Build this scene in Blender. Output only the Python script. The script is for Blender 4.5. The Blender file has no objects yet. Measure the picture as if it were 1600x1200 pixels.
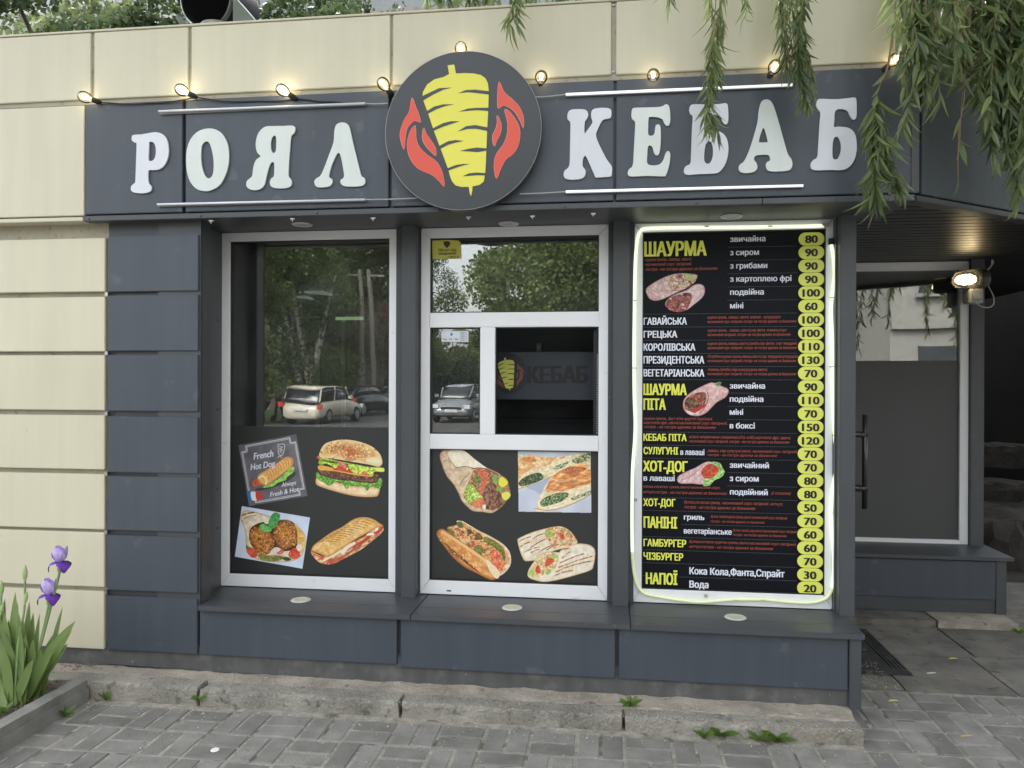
import bpy, bmesh, math, random
import numpy as np
from mathutils import Vector, Matrix, noise as mnoise
from mathutils.geometry import tessellate_polygon, delaunay_2d_cdt
random.seed(11)
rad = math.radians
S = bpy.context.scene
COL = S.collection
# ------------------------------------------------------------------ camera, sky, sun, exposure
CAM = np.array([0.0, -4.18, 1.6])
YAW, PITCH, ROLL, FPX = rad(-7.35), rad(-0.1), rad(0.2), 1202.0
def cam_axes():
    cy, sy, cp, sp = math.cos(YAW), math.sin(YAW), math.cos(PITCH), math.sin(PITCH)
    f = np.array([sy*cp, cy*cp, sp]); r = np.array([cy, -sy, 0.]); d = -np.cross(r, f)
    cr, sr = math.cos(ROLL), math.sin(ROLL)
    return np.stack([r*cr-d*sr, r*sr+d*cr, f], 1)
RC = cam_axes()
cam = bpy.data.objects.new('camera', bpy.data.cameras.new('camera')); COL.objects.link(cam)
M = Matrix(((RC[0,0], -RC[0,1], -RC[0,2], CAM[0]), (RC[1,0], -RC[1,1], -RC[1,2], CAM[1]), (RC[2,0], -RC[2,1], -RC[2,2], CAM[2]), (0,0,0,1)))
cam.matrix_world = M
cam.data.sensor_width = 36.0; cam.data.lens = 36.0*FPX/1600.0
cam.data.clip_start = 0.05; cam.data.clip_end = 600
S.camera = cam
W = bpy.data.worlds.new('World'); S.world = W; W.use_nodes = True
nt = W.node_tree; bg = nt.nodes['Background']
sky = nt.nodes.new('ShaderNodeTexSky'); sky.sky_type = 'NISHITA'; sky.sun_disc = False
sky.sun_elevation = rad(48); sky.sun_rotation = rad(330); sky.air_density = 1.4; sky.dust_density = 3.5
hs = nt.nodes.new('ShaderNodeHueSaturation'); hs.inputs['Saturation'].default_value = 0.22
nt.links.new(sky.outputs[0], hs.inputs['Color']); nt.links.new(hs.outputs[0], bg.inputs['Color'])
bg.inputs['Strength'].default_value = 0.15
sun = bpy.data.objects.new('sun', bpy.data.lights.new('sun', 'SUN')); COL.objects.link(sun)
sun.data.energy = 1.0; sun.data.angle = rad(30); sun.data.color = (1.0, 0.96, 0.9)
az = rad(330); el = rad(48)
sd = Vector((math.sin(az)*math.cos(el), math.cos(az)*math.cos(el), math.sin(el)))
sun.rotation_euler = sd.to_track_quat('Z', 'Y').to_euler()
S.view_settings.view_transform = 'Standard'; S.view_settings.look = 'None'
S.view_settings.exposure = 2.42; S.view_settings.gamma = 1.0; S.view_settings.use_curve_mapping = False
# ------------------------------------------------------------------ measuring helpers
def U(px, py, Y=None, Z=None, X=None):
    d = RC @ np.array([(px-800)/FPX, (py-600)/FPX, 1.0])
    if Y is not None: t = (Y-CAM[1])/d[1]
    elif Z is not None: t = (Z-CAM[2])/d[2]
    else: t = (X-CAM[0])/d[0]
    return CAM + d*t
def UX(px, py, Y): return float(U(px, py, Y=Y)[0])
def UZ(px, py, Y): return float(U(px, py, Y=Y)[2])
# ------------------------------------------------------------------ materials
def s2l(c):
    c = np.asarray(c, float)/255.0
    return np.where(c <= .04045, c/12.92, ((c+.055)/1.055)**2.4)
def rgb(*c): return tuple(float(v) for v in s2l(c))
MATS = {}
def mat(name, color=(.5,.5,.5), rough=.5, metal=0, var=0.0, vscale=6, bump=0.0, bscale=60, rnd=0.0, emit=None, estr=0, spots=None, spec=.5, attr=None, trans=0, streak=0):
    if name in MATS: return MATS[name]
    m = bpy.data.materials.new(name); m.use_nodes = True; n = m.node_tree.nodes; L = m.node_tree.links
    b = n['Principled BSDF']; b.inputs['Roughness'].default_value = rough; b.inputs['Metallic'].default_value = metal
    b.inputs['Specular IOR Level'].default_value = spec
    geo = n.new('ShaderNodeNewGeometry')
    def noise(sc, det=5, dist=0):
        t = n.new('ShaderNodeTexNoise'); t.inputs['Scale'].default_value = sc; t.inputs['Detail'].default_value = det
        t.inputs['Distortion'].default_value = dist; L.new(geo.outputs['Position'], t.inputs['Vector']); return t
    if attr:
        a = n.new('ShaderNodeAttribute'); a.attribute_name = attr; out = a.outputs['Color']
    else:
        c = n.new('ShaderNodeRGB'); c.outputs[0].default_value = (*color, 1); out = c.outputs[0]
    def scale_by(out, sock, lo, hi, a=0.3, bb=0.7):
        mr = n.new('ShaderNodeMapRange'); mr.inputs['From Min'].default_value = a; mr.inputs['From Max'].default_value = bb
        mr.inputs['To Min'].default_value = lo; mr.inputs['To Max'].default_value = hi; L.new(sock, mr.inputs['Value'])
        v = n.new('ShaderNodeVectorMath'); v.operation = 'SCALE'; L.new(out, v.inputs[0]); L.new(mr.outputs[0], v.inputs['Scale']); return v.outputs[0]
    if var: out = scale_by(out, noise(vscale).outputs['Fac'], 1-var, 1+var)
    if streak:
        mp = n.new('ShaderNodeMapping'); mp.inputs['Scale'].default_value = (9, 9, .7); L.new(geo.outputs['Position'], mp.inputs['Vector'])
        t = n.new('ShaderNodeTexNoise'); t.inputs['Scale'].default_value = 1.6; t.inputs['Detail'].default_value = 6; L.new(mp.outputs[0], t.inputs['Vector']); out = scale_by(out, t.outputs['Fac'], 1-streak, 1+streak*.6)
    if rnd:
        oi = n.new('ShaderNodeObjectInfo'); out = scale_by(out, oi.outputs['Random'], 1-rnd, 1+rnd, 0, 1)
    for sp in (spots or []):
        # (colour, scale, threshold, softness, amount)
        t = noise(sp[1], 3); mr = n.new('ShaderNodeMapRange'); mr.inputs['From Min'].default_value = sp[2]; mr.inputs['From Max'].default_value = sp[2]+sp[3]
        mr.inputs['To Max'].default_value = sp[4]; L.new(t.outputs['Fac'], mr.inputs['Value'])
        mx = n.new('ShaderNodeMix'); mx.data_type = 'RGBA'; L.new(mr.outputs[0], mx.inputs['Factor']); L.new(out, mx.inputs['A']); mx.inputs['B'].default_value = (*sp[0], 1); out = mx.outputs['Result']
    L.new(out, b.inputs['Base Color'])
    if bump:
        t = noise(bscale, 6); bp = n.new('ShaderNodeBump'); bp.inputs['Strength'].default_value = min(1, bump); bp.inputs['Distance'].default_value = .01 if bscale > 20 else .03
        L.new(t.outputs['Fac'], bp.inputs['Height']); L.new(bp.outputs[0], b.inputs['Normal'])
    if emit:
        b.inputs['Emission Color'].default_value = (*emit, 1); b.inputs['Emission Strength'].default_value = estr
    if trans:
        b.inputs['Transmission Weight'].default_value = trans
    MATS[name] = m; return m
def glass_mat(name, tint, refl, rough=0.0, gcol=(1,1,1), dust=0):
    m = bpy.data.materials.new(name); m.use_nodes = True; n = m.node_tree.nodes; L = m.node_tree.links; n.clear()
    o = n.new('ShaderNodeOutputMaterial'); t = n.new('ShaderNodeBsdfTransparent'); t.inputs[0].default_value = (*tint, 1)
    g = n.new('ShaderNodeBsdfGlossy'); g.inputs['Roughness'].default_value = rough; g.inputs['Color'].default_value = (*gcol, 1)
    f = n.new('ShaderNodeLayerWeight'); f.inputs['Blend'].default_value = .25
    mr = n.new('ShaderNodeMapRange'); mr.inputs['To Min'].default_value = refl; mr.inputs['To Max'].default_value = 1.0
    L.new(f.outputs['Fresnel'], mr.inputs['Value']); mr.inputs['From Min'].default_value = .02
    if dust:
        gr = n.new('ShaderNodeNewGeometry'); nr = n.new('ShaderNodeTexNoise'); nr.inputs['Scale'].default_value = 2.2; nr.inputs['Detail'].default_value = 1; L.new(gr.outputs['Position'], nr.inputs['Vector'])
        bp = n.new('ShaderNodeBump'); bp.inputs['Strength'].default_value = 1; bp.inputs['Distance'].default_value = .0009; L.new(nr.outputs['Fac'], bp.inputs['Height']); L.new(bp.outputs[0], g.inputs['Normal'])
    mx = n.new('ShaderNodeMixShader'); L.new(mr.outputs[0], mx.inputs[0]); L.new(t.outputs[0], mx.inputs[1]); L.new(g.outputs[0], mx.inputs[2]); out = mx.outputs[0]
    if dust:   # a film of dust and wiping smears
        ge = n.new('ShaderNodeNewGeometry'); no = n.new('ShaderNodeTexNoise'); no.inputs['Scale'].default_value = 4; no.inputs['Detail'].default_value = 6; no.inputs['Distortion'].default_value = 1.5; L.new(ge.outputs['Position'], no.inputs['Vector'])
        m2 = n.new('ShaderNodeMapRange'); m2.inputs['From Min'].default_value = .3; m2.inputs['From Max'].default_value = .75; m2.inputs['To Min'].default_value = dust*.5; m2.inputs['To Max'].default_value = dust*1.6; L.new(no.outputs['Fac'], m2.inputs['Value'])
        df = n.new('ShaderNodeBsdfDiffuse'); df.inputs[0].default_value = (.6,.62,.6,1); m3 = n.new('ShaderNodeMixShader'); L.new(m2.outputs[0], m3.inputs[0]); L.new(out, m3.inputs[1]); L.new(df.outputs[0], m3.inputs[2]); out = m3.outputs[0]
    L.new(out, o.inputs[0])
    MATS[name] = m; return m
dark_p = mat('slate_paint', (.056,.067,.086), .47, var=.05, vscale=3, bump=.12, bscale=1.6, rnd=.07, streak=.10, spots=[((.16,.17,.19), 9, .66, .06, .25)])
dark_q = mat('graphite_trim', (.060,.065,.073), .42, var=.06, vscale=5, spots=[((.2,.2,.2), 40, .72, .03, .4)])
cream_p = mat('cream_paint', (.585,.55,.415), .42, var=.025, vscale=2, bump=.1, bscale=1.5, rnd=.03, streak=.045, spots=[((.35,.30,.20), 14, .7, .08, .25)])
cream_b = mat('cream_back', (.36,.335,.25), .6, var=.1, vscale=8, spots=[((.12,.1,.07), 30, .6, .1, .5)])
kick_m = mat('dusty_kick_plate', (.085,.085,.084), .65, var=.14, streak=.2, vscale=7, spots=[((.24,.23,.21), 13, .55, .2, .35), ((.5,.5,.48), 60, .74, .02, .8)])
white_f = mat('white_plastic', (.78,.79,.81), .35, var=.03, vscale=3, spots=[((.4,.38,.34), 22, .68, .1, .3)])
gasket = mat('black_rubber', (.015,.015,.016), .6)
film_m = mat('black_film', (.030,.033,.032), .35, var=.05, vscale=3)
film2_m = mat('grey_film', (.06,.062,.064), .5, var=.05, vscale=3)
black_m = mat('matt_black', (.007,.008,.010), .7)
interior_m = mat('interior_dark', (.02,.023,.028), .7, var=.1)
metal_m = mat('bare_metal', (.45,.45,.46), .35, 1, var=.1, vscale=20)
screw_m = mat('screw_metal', (.10,.10,.105), .4, .6)
glass_m = glass_mat('window_glass', (.66,.70,.68), .16, dust=.03)
led_m = mat('led_bar', (.8,.8,.85), .3, emit=(.93,.96,1), estr=.14)
neon_m = mat('neon_hose', (.62,.68,.42), .35, emit=(.9,1.0,.70), estr=.22)
neon_dim = mat('neon_hose_dim', (.66,.68,.48), .35, emit=(.86,1.0,.5), estr=.05)
cable_m = mat('black_cable', (.012,.012,.012), .5)
wire_m = mat('grey_cable', (.38,.38,.37), .5)
# ------------------------------------------------------------------ mesh helpers
class MB:
    def __init__(s): s.v = []; s.f = []
    def add(s, vs, fs):
        o = len(s.v); s.v += [tuple(map(float, v)) for v in vs]; s.f += [tuple(i+o for i in f) for f in fs]; return s
    def box(s, x0, x1, y0, y1, z0, z1):
        return s.add([(x0,y0,z0),(x1,y0,z0),(x1,y1,z0),(x0,y1,z0),(x0,y0,z1),(x1,y0,z1),(x1,y1,z1),(x0,y1,z1)],
                     [(0,3,2,1),(4,5,6,7),(0,1,5,4),(1,2,6,5),(2,3,7,6),(3,0,4,7)])
    def quadbox(s, p, ext):   # four points, extruded by a vector
        e = Vector(ext); q = [Vector(a) for a in p]
        return s.add(q+[a+e for a in q], [(0,1,2,3),(7,6,5,4),(0,4,5,1),(1,5,6,2),(2,6,7,3),(3,7,4,0)])
    def tube(s, pts, r, n=8, cap=True):
        pts = [Vector(p) for p in pts]; rr = r if isinstance(r, (list, tuple)) else [r]*len(pts)
        rings = []; prev = None
        for i, p in enumerate(pts):
            t = (pts[min(i+1, len(pts)-1)]-pts[max(i-1, 0)]).normalized()
            if prev is None: u = t.orthogonal().normalized()
            else:
                u = prev - t*prev.dot(t); u = u.normalized() if u.length > 1e-6 else t.orthogonal().normalized()
            prev = u; w = t.cross(u)
            rings.append([p+(u*math.cos(a)+w*math.sin(a))*rr[i] for a in [2*math.pi*k/n for k in range(n)]])
        o = len(s.v); s.v += [tuple(v) for ring in rings for v in ring]
        for i in range(len(rings)-1):
            for k in range(n):
                a = o+i*n+k; b = o+i*n+(k+1) % n
                s.f.append((a, b, b+n, a+n))
        if cap: s.f.append(tuple(o+k for k in range(n))[::-1]); s.f.append(tuple(o+(len(rings)-1)*n+k for k in range(n)))
        return s
    def lathe(s, prof, origin, axis=(0,0,1), n=20):   # prof: (radius, height along axis)
        ax = Vector(axis).normalized(); u = ax.orthogonal().normalized(); w = ax.cross(u); O = Vector(origin); o = len(s.v)
        for r, h in prof:
            for k in range(n):
                a = 2*math.pi*k/n; s.v.append(tuple(O+ax*h+(u*math.cos(a)+w*math.sin(a))*max(r, 1e-5)))
        for i in range(len(prof)-1):
            for k in range(n):
                a = o+i*n+k; b = o+i*n+(k+1) % n; s.f.append((a, b, b+n, a+n))
        return s
    def prism(s, outer, holes, y0, y1):   # outline in XZ, from y0 (front) to y1 (back)
        loops = [outer]+holes; flat = [p for lp in loops for p in lp]
        tris = tessellate_polygon([[Vector((p[0], p[1], 0)) for p in lp] for lp in loops])
        o = len(s.v); n = len(flat)
        s.v += [(p[0], y0, p[1]) for p in flat]+[(p[0], y1, p[1]) for p in flat]
        for t in tris:
            a, b, c = [flat[i] for i in t]
            if (b[0]-a[0])*(c[1]-a[1])-(b[1]-a[1])*(c[0]-a[0]) < 0: t = t[::-1]
            s.f.append(tuple(o+i for i in t)); s.f.append(tuple(o+n+i for i in t[::-1]))
        k = 0
        for lp in loops:
            m = len(lp)
            for i in range(m):
                a = o+k+i; b = o+k+(i+1) % m; s.f.append((a, b, b+n, a+n))
            k += m
        return s
    def mesh(s, name): 
        me = bpy.data.meshes.new(name); me.from_pydata(s.v, [], s.f); me.update(); return me
    def build(s, name, m, parent=None, smooth=False, bevel=0, fix=True):
        me = s.mesh(name)
        if bevel or fix:
            bm = bmesh.new(); bm.from_mesh(me)
            if fix: bmesh.ops.recalc_face_normals(bm, faces=bm.faces)
            if bevel: bmesh.ops.bevel(bm, geom=list(bm.edges), offset=bevel, segments=2, affect='EDGES', clamp_overlap=True)
            bm.to_mesh(me); bm.free()
        me.materials.append(m)
        if smooth: me.polygons.foreach_set('use_smooth', [True]*len(me.polygons))
        return link(name, me, parent)
def link(name, me, parent=None):
    o = bpy.data.objects.new(name, me); COL.objects.link(o)
    if parent: 
        o.parent = parent
        if parent.type == 'EMPTY' or parent.location.length or True:
            o.matrix_parent_inverse = world_of(parent).inverted()
    return o
def world_of(o):
    m = Matrix.LocRotScale(o.location, o.rotation_euler, o.scale)
    if o.parent: m = world_of(o.parent) @ o.matrix_parent_inverse @ m
    return m
def thing(name, label, cat, loc=(0,0,0), group=None):
    o = bpy.data.objects.new(name, None); COL.objects.link(o); o.location = loc; o.empty_display_size = .1
    return tag(o, label, cat, group)
def tag(o, label=None, cat=None, group=None, kind=None):
    if label: o['label'] = label
    if cat: o['category'] = cat
    if group: o['group'] = group
    if kind: o['kind'] = kind
    return o
def struct(name, mb, m, **k): return tag(mb.build(name, m, **k), kind='structure')
def catmull(P, n=4, closed=True):
    P = [np.array(p, float) for p in P]; out = []; m = len(P)
    for i in range(m if closed else m-1):
        if closed: a, b, c, d = P[i-1], P[i], P[(i+1) % m], P[(i+2) % m]
        else: a, b, c, d = P[max(i-1, 0)], P[i], P[i+1], P[min(i+2, m-1)]
        for k in range(n):
            t = k/n; out.append(.5*(2*b+(c-a)*t+(2*a-5*b+4*c-d)*t*t+(3*b-a-3*c+d)*t**3))
    if not closed: out.append(P[-1])
    return [tuple(p) for p in out]
def copy_tree(o, parent=None, loc=None, rotz=None):
    c = o.copy(); COL.objects.link(c); c.parent = parent
    if loc is not None: c.location = loc
    if rotz is not None: c.rotation_euler = (0, 0, rotz)
    for ch in list(o.children):
        copy_tree(ch, c)
    return c
PANY, FASY = -.36, -.41
# ------------------------------------------------------------------ ground
GX0, BX, GY0, BY = .063, .2085, -.885, .23
conc_m = mat('weathered_concrete', (.245,.23,.20), .9, var=.32, vscale=4, bump=1, bscale=70, spots=[((.36,.33,.28), 130, .56, .05, .5), ((.07,.065,.055), 24, .6, .1, .6), ((.27,.24,.19), 3, .5, .2, .5)])
kerbtop_m = mat('dusty_concrete', (.34,.30,.25), .95, var=.28, vscale=6, bump=1, bscale=90, spots=[((.42,.38,.33), 35, .58, .08, .6), ((.09,.08,.06), 18, .62, .1, .7)])
sand_m = mat('joint_sand', (.30,.28,.24), 1, var=.3, vscale=20, bump=.8, bscale=140, spots=[((.05,.05,.035), 8, .55, .1, .7)])
paver_m = mat('grey_paver', (.20,.193,.180), .88, var=.22, vscale=7, bump=.7, bscale=160, rnd=.2, spots=[((.32,.30,.27), 4, .55, .2, .4), ((.09,.088,.08), 30, .62, .12, .45), ((.08,.075,.07), 2.2, .62, .1, .35)])
slab_m = mat('stained_slab', (.15,.14,.125), .9, var=.35, vscale=5, bump=.8, bscale=110, rnd=.1, spots=[((.16,.145,.12), 7, .52, .15, .5), ((.035,.033,.03), 12, .58, .15, .7), ((.4,.38,.32), 150, .73, .02, .5)])
asph_m = mat('asphalt', (.075,.073,.07), .9, var=.2, vscale=1.2, bump=.5, bscale=120)
g = MB(); g.add([(-120,-160,-.05),(120,-160,-.05),(120,60,-.05),(-120,60,-.05)], [(0,1,2,3)]); struct('ground', g, asph_m)
b = MB(); b.add([(-6,-3.6,-.0045),(6,-3.6,-.0045),(6,3.0,-.0045),(-6,3.0,-.0045)], [(0,1,2,3)]); bed = struct('pavement', b, sand_m)
def pmesh(w, d, h, name='paver'):
    m = MB().box(-w/2, w/2, -d/2, d/2, -h, 0).mesh(name); bm = bmesh.new(); bm.from_mesh(m); bmesh.ops.recalc_face_normals(bm, faces=bm.faces)
    bmesh.ops.bevel(bm, geom=[e for e in bm.edges if all(v.co.z > -.001 for v in e.verts)], offset=.005, segments=1, affect='EDGES'); bm.to_mesh(m); bm.free(); m.materials.append(paver_m); return m
JG = .013
PH = [pmesh(BX-JG, BY/2-JG, .05), pmesh(BX/2-JG, BY-JG, .05)]
def in_view(x, y):
    v = RC.T @ (np.array([x, y, 0.])-CAM)
    if v[2] < .3: return False
    a, c = 800+FPX*v[0]/v[2], 600+FPX*v[1]/v[2]
    return -60 < a < 1660 and c < 1270
cnt = 0
for i in range(-22, 22):
    for j in range(-8, 8):
        x0 = GX0+i*BX; y0 = GY0+j*BY; xc, yc = x0+BX/2, y0+BY/2
        if y0 < -2.4 or yc > .1: continue
        if yc > -.62 and x0 < 1.1: continue
        if yc > -1.7 and xc < -2.62+.05: continue
        if not in_view(xc, yc): continue
        hor = (i+j) % 2 == 0
        for k in (0, 1):
            o = bpy.data.objects.new('paver', PH[0 if hor else 1]); COL.objects.link(o); o.parent = bed
            if hor: o.location = (xc, y0+BY*(.25+.5*k), 0)
            else: o.location = (x0+BX*(.25+.5*k), yc, 0)
            o.location.z = random.uniform(-.003, .0025); o.rotation_euler = (random.gauss(0, .006), random.gauss(0, .006), random.gauss(0, .008)); o.location.x += random.gauss(0,.001)
            cnt += 1
# large slabs in the recess
def rough_box(x0, x1, y0, y1, z0, z1, nx, ny, nz, amp, fr, seed=0, topamp=None):
    mb = MB(); idx = {}
    def P(i, j, k):
        key = (i, j, k)
        if key not in idx:
            p = Vector((x0+(x1-x0)*i/nx, y0+(y1-y0)*j/ny, z0+(z1-z0)*k/nz))
            q = p*fr+Vector((seed*7.1, 3.3, seed)); d = mnoise.noise_vector(q)*amp + mnoise.noise_vector(q*3.1)*amp*.5
            e = min(k == nz and 1 or 0, 1)
            if (j == 0 and k == nz): d += Vector((0, abs(mnoise.noise(q*2))*amp*2.2, -abs(mnoise.noise(q*2.7))*amp*2.2))
            idx[key] = len(mb.v); mb.v.append(tuple(p+d))
        return idx[key]
    for i in range(nx):
        for j in range(ny): mb.f += [(P(i,j,nz),P(i+1,j,nz),P(i+1,j+1,nz),P(i,j+1,nz)), (P(i,j,0),P(i,j+1,0),P(i+1,j+1,0),P(i+1,j,0))]
        for k in range(nz): mb.f += [(P(i,0,k),P(i+1,0,k),P(i+1,0,k+1),P(i,0,k+1)), (P(i,ny,k),P(i,ny,k+1),P(i+1,ny,k+1),P(i+1,ny,k))]
    for j in range(ny):
        for k in range(nz): mb.f += [(P(0,j,k),P(0,j,k+1),P(0,j+1,k+1),P(0,j+1,k)), (P(nx,j,k),P(nx,j+1,k),P(nx,j+1,k+1),P(nx,j,k+1))]
    return mb
for (x0, x1, y0, y1) in ((1.19,1.52,.055,.60),(1.53,2.075,.06,.595),(1.19,2.11,.605,1.17),(2.085,2.62,.06,.63),(2.12,2.70,.64,1.17),(2.63,3.2,.06,.6),(2.71,3.3,.61,1.2),(2.45,3.3,1.21,1.8),(2.62,3.4,1.81,2.5)):
    rough_box(x0+.004, x1-.004, y0+.004, y1-.004, -.06, .004+random.uniform(-.002,.003), 8, 8, 1, .0016, 9, x0).build('paving_slab', slab_m, bed)
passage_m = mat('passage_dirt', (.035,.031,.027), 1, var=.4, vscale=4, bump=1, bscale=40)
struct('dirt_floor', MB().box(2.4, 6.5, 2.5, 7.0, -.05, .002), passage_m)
# kerb under the kiosk
kt = MB(); kx = [-4.2, -2.02, -.995, .06, 1.125]
kerb = thing('concrete_kerb', 'crumbling grey concrete kerb under the kiosk front, split into four stones with gravel showing', 'kerb', (-.5,-.5,0))
for a in range(4):
    x0, x1 = kx[a], kx[a+1]
    zt = [.085, .075, .068, .06][a]
    mb = rough_box(x0+(.008 if a else 0), x1-.008, -.605, -.50, -.05, zt, 90 if a else 130, 8, 8, .0062, 11, a)
    mb.build('kerb_stone', conc_m, kerb, smooth=False)
rough_box(-4.2, 1.12, -.505, -.30, -.05, .062, 220, 12, 1, .009, 9, 5).build('crumbled_mortar', kerbtop_m, kerb)
# chips of gravel on the kerb edge
gv = MB()
for _ in range(1500):
    x = random.uniform(-2.75, 1.11); y = random.choice([random.gauss(-.592, .012), random.uniform(-.6, -.36)]); z = .071-.01*(x+2)/3+random.uniform(-.004,.002)
    s = random.uniform(.0015, .0055); a = random.uniform(0, 3)
    c, d = math.cos(a)*s, math.sin(a)*s
    gv.add([(x+c,y+d,z-s*.3),(x-d,y+c,z-s*.3),(x-c,y-d,z-s*.3),(x+d,y-c,z-s*.3),(x,y,z+s*.7)], [(0,1,4),(1,2,4),(2,3,4),(3,0,4)])
tag(gv.build('gravel_chips', mat('gravel', (.36,.32,.27), .9, var=.4, vscale=80), kerb, fix=False), kind='stuff')
# kerb of bay two
k2 = thing('doorstep_kerb', 'low worn concrete strip below the recessed dark window bay', 'kerb', (2,1.2,0))
rough_box(1.2, 2.12, 1.18, 1.45, -.04, .045, 30, 8, 2, .004, 9, 8).build('kerb_stone', slab_m, k2)
rough_box(2.13, 2.62, 1.17, 1.5, -.04, .05, 20, 8, 2, .004, 9, 9).build('kerb_stone', kerbtop_m, k2)
# doormat
dm = thing('door_mat', 'black rubber doormat with grooved border lying by the kiosk side door', 'doormat', (1.44,.64,0))
rub = mat('mat_rubber', (.03,.03,.03), .75, var=.3, vscale=12, bump=.5, bscale=120, spots=[((.2,.18,.14), 18, .58, .1, .5)])
MB().box(1.215, 1.642, .26, 1.04, .006, .012).build('mat_base', rub, dm, bevel=.001)
for q in range(4):
    i = .006+q*.021
    mb = MB(); x0, x1, y0, y1 = 1.215+i, 1.642-i, .26+i, 1.04-i; w = .0125
    mb.box(x0, x1, y0, y0+w, .011, .019).box(x0, x1, y1-w, y1, .011, .019).box(x0, x0+w, y0+w, y1-w, .011, .019).box(x1-w, x1, y0+w, y1-w, .011, .019)
    mb.build('mat_ridge', rub, dm)
mb = MB()
for q in range(22):
    y = .36+q*.027; mb.box(1.31, 1.55, y, y+.012, .011, .018)
tag(mb.build('mat_rib', rub, dm), kind='stuff')
# ------------------------------------------------------------------ kiosk
K = thing('kebab_kiosk', 'dark grey and cream panel-clad street kebab kiosk with white framed windows', 'kiosk', (-.5,0,0))
def panel(x0, x1, z0, z1, Y, m, name='wall_panel', dep=.03, lab=None):
    o = MB().box(x0, x1, Y, Y+dep, z0, z1).build(name, m, K, bevel=.003)
    if lab: o['label'] = lab
    return o
# left wall: rows
rows_d = [(368,455),(461,548),(554.5,642.5),(651,739),(745,830),(838,924.5),(933.5,1019)]
rows_c = [(372,455.5),(464,549),(555,641),(649,733.5),(741,827),(832,917),(924,1014)]
dx0, dx1 = -2.685, -2.166
for a, c in rows_d: panel(dx0, dx1, UZ(240, c, PANY), UZ(240, a, PANY), PANY, dark_p)
for a, c in rows_c: panel(-4.6, -2.70, UZ(150, c, PANY), UZ(150, a, PANY), PANY, cream_p)
zb = UZ(240, 1019, PANY)
MB().box(-4.6, -2.70, PANY+.032, PANY+.12, .05, 2.46).build('wall_backing', cream_b, K)
MB().box(-2.699, dx1+.006, PANY+.031, PANY+.12, .05, 2.46).build('wall_backing', dark_q, K)
for i in range(len(rows_d)-1):
    z = (UZ(240, rows_d[i][1], PANY)+UZ(240, rows_d[i+1][0], PANY))/2
    MB().box(-2.705, -2.688, PANY+.006, PANY+.03, z-.011, z+.009).build('bracket', metal_m, K)
    for x in (dx0+.02, dx1-.02): MB().lathe([(0,-.004),(.005,-.003),(.006,0)], (x, PANY+.031, z), (0,1,0), 8).build('screw', screw_m, K)
# jamb between wall panels and first window
MB().add([(dx1+.008,PANY+.012,.40),(-2.200,-.245,.40),(-2.226,.0,.40),(-2.24,.05,.40),(-2.40,.05,.40),(-2.40,PANY+.012,.40),
          (dx1+.008,PANY+.012,2.46),(-2.200,-.245,2.46),(-2.226,.0,2.46),(-2.24,.05,2.46),(-2.40,.05,2.46),(-2.40,PANY+.012,2.46)],
         [(0,1,7,6),(1,2,8,7),(2,3,9,8),(3,4,10,9),(4,5,11,10),(5,0,6,11)]).build('jamb', dark_q, K)
# posts
for a, c in ((626.5,649.5),(957,983)):
    x0, x1 = UX(a, 700, -.08), UX(c, 700, -.08)
    MB().box(x0, x1, -.08, .06, .42, 2.46).build('post', dark_q, K, bevel=.003)
MB().box(-1.19, -1.05, -.012, .05, .42, 2.46).build('post_backing', dark_q, K)
MB().box(-.018, .122, -.012, .05, .42, 2.46).build('post_backing', dark_q, K)
MB().box(1.15, UX(1337,700,-.1), -.1, .05, .42, 2.46).build('post', dark_q, K, bevel=.003)
MB().box(1.143, 1.152, -.04, .05, .42, 2.46).build('post_backing', dark_q, K)
XR = UX(1337, 700, -.1)
for py in (500, 640, 764, 825):
    p = U(338, py, Y=-.06); MB().lathe([(0,-.008),(.006,-.006),(.007,0)], (-2.219, -.06, p[2]), (-1,-.1,0), 8).build('screw', screw_m, K)
for (px, py) in ((343,500),(343,640),(343,764),(343,825),(652,604),(652,922),(954,622),(954,938),(982,626),(982,935),(1307,654),(1307,946)):
    p = U(px, py, Y=-.03)
    if px < 400: continue
    MB().lathe([(0,-.008),(.006,-.006),(.007,0)], (p[0], -.03, p[2]), (0,1,0), 8).build('screw', screw_m, K)
# sill in three lengths
for a, c in ((-2.25, UX(641,958,-.385)), (UX(641.6,958,-.385), UX(985,975,-.385)), (UX(985.6,975,-.385), UX(1352,992,-.385))):
    s1 = c; fr_ = a if a > -2.2 else -2.15; mb = MB().box(fr_+.001, c-.001, -.385, -.24, .405, .4215).box(a+.001, c-.001, -.2398, .0, .405, .4215); mb.box(fr_+.001, c-.001, -.387, -.380, .396, .4225); mb.build('sill', dark_q, K, bevel=.0015)
SR = s1
# plinth panels
seams = [dx1+.013, UX(620,1000,PANY), UX(626,1000,PANY), UX(961,1020,PANY), UX(967,1020,PANY), UX(1325,1040,PANY)]
for i in (0, 2, 4):
    panel(seams[i], seams[i+1], zb-[.0,.012,.012][i//2]-.0, .392, PANY, dark_p, 'plinth_panel')
MB().box(seams[0]-.01, SR-.02, PANY+.031, .0, .1, .404).build('plinth_backing', dark_q, K)
MB().box(seams[5]+.004, SR-.012, PANY-.012, PANY+.05, .062, .394).build('corner_trim', dark_q, K, bevel=.003)
MB().box(SR-.03, SR-.013, PANY+.05, 1.65, .06, .42).build('side_plinth', dark_q, K)
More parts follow.
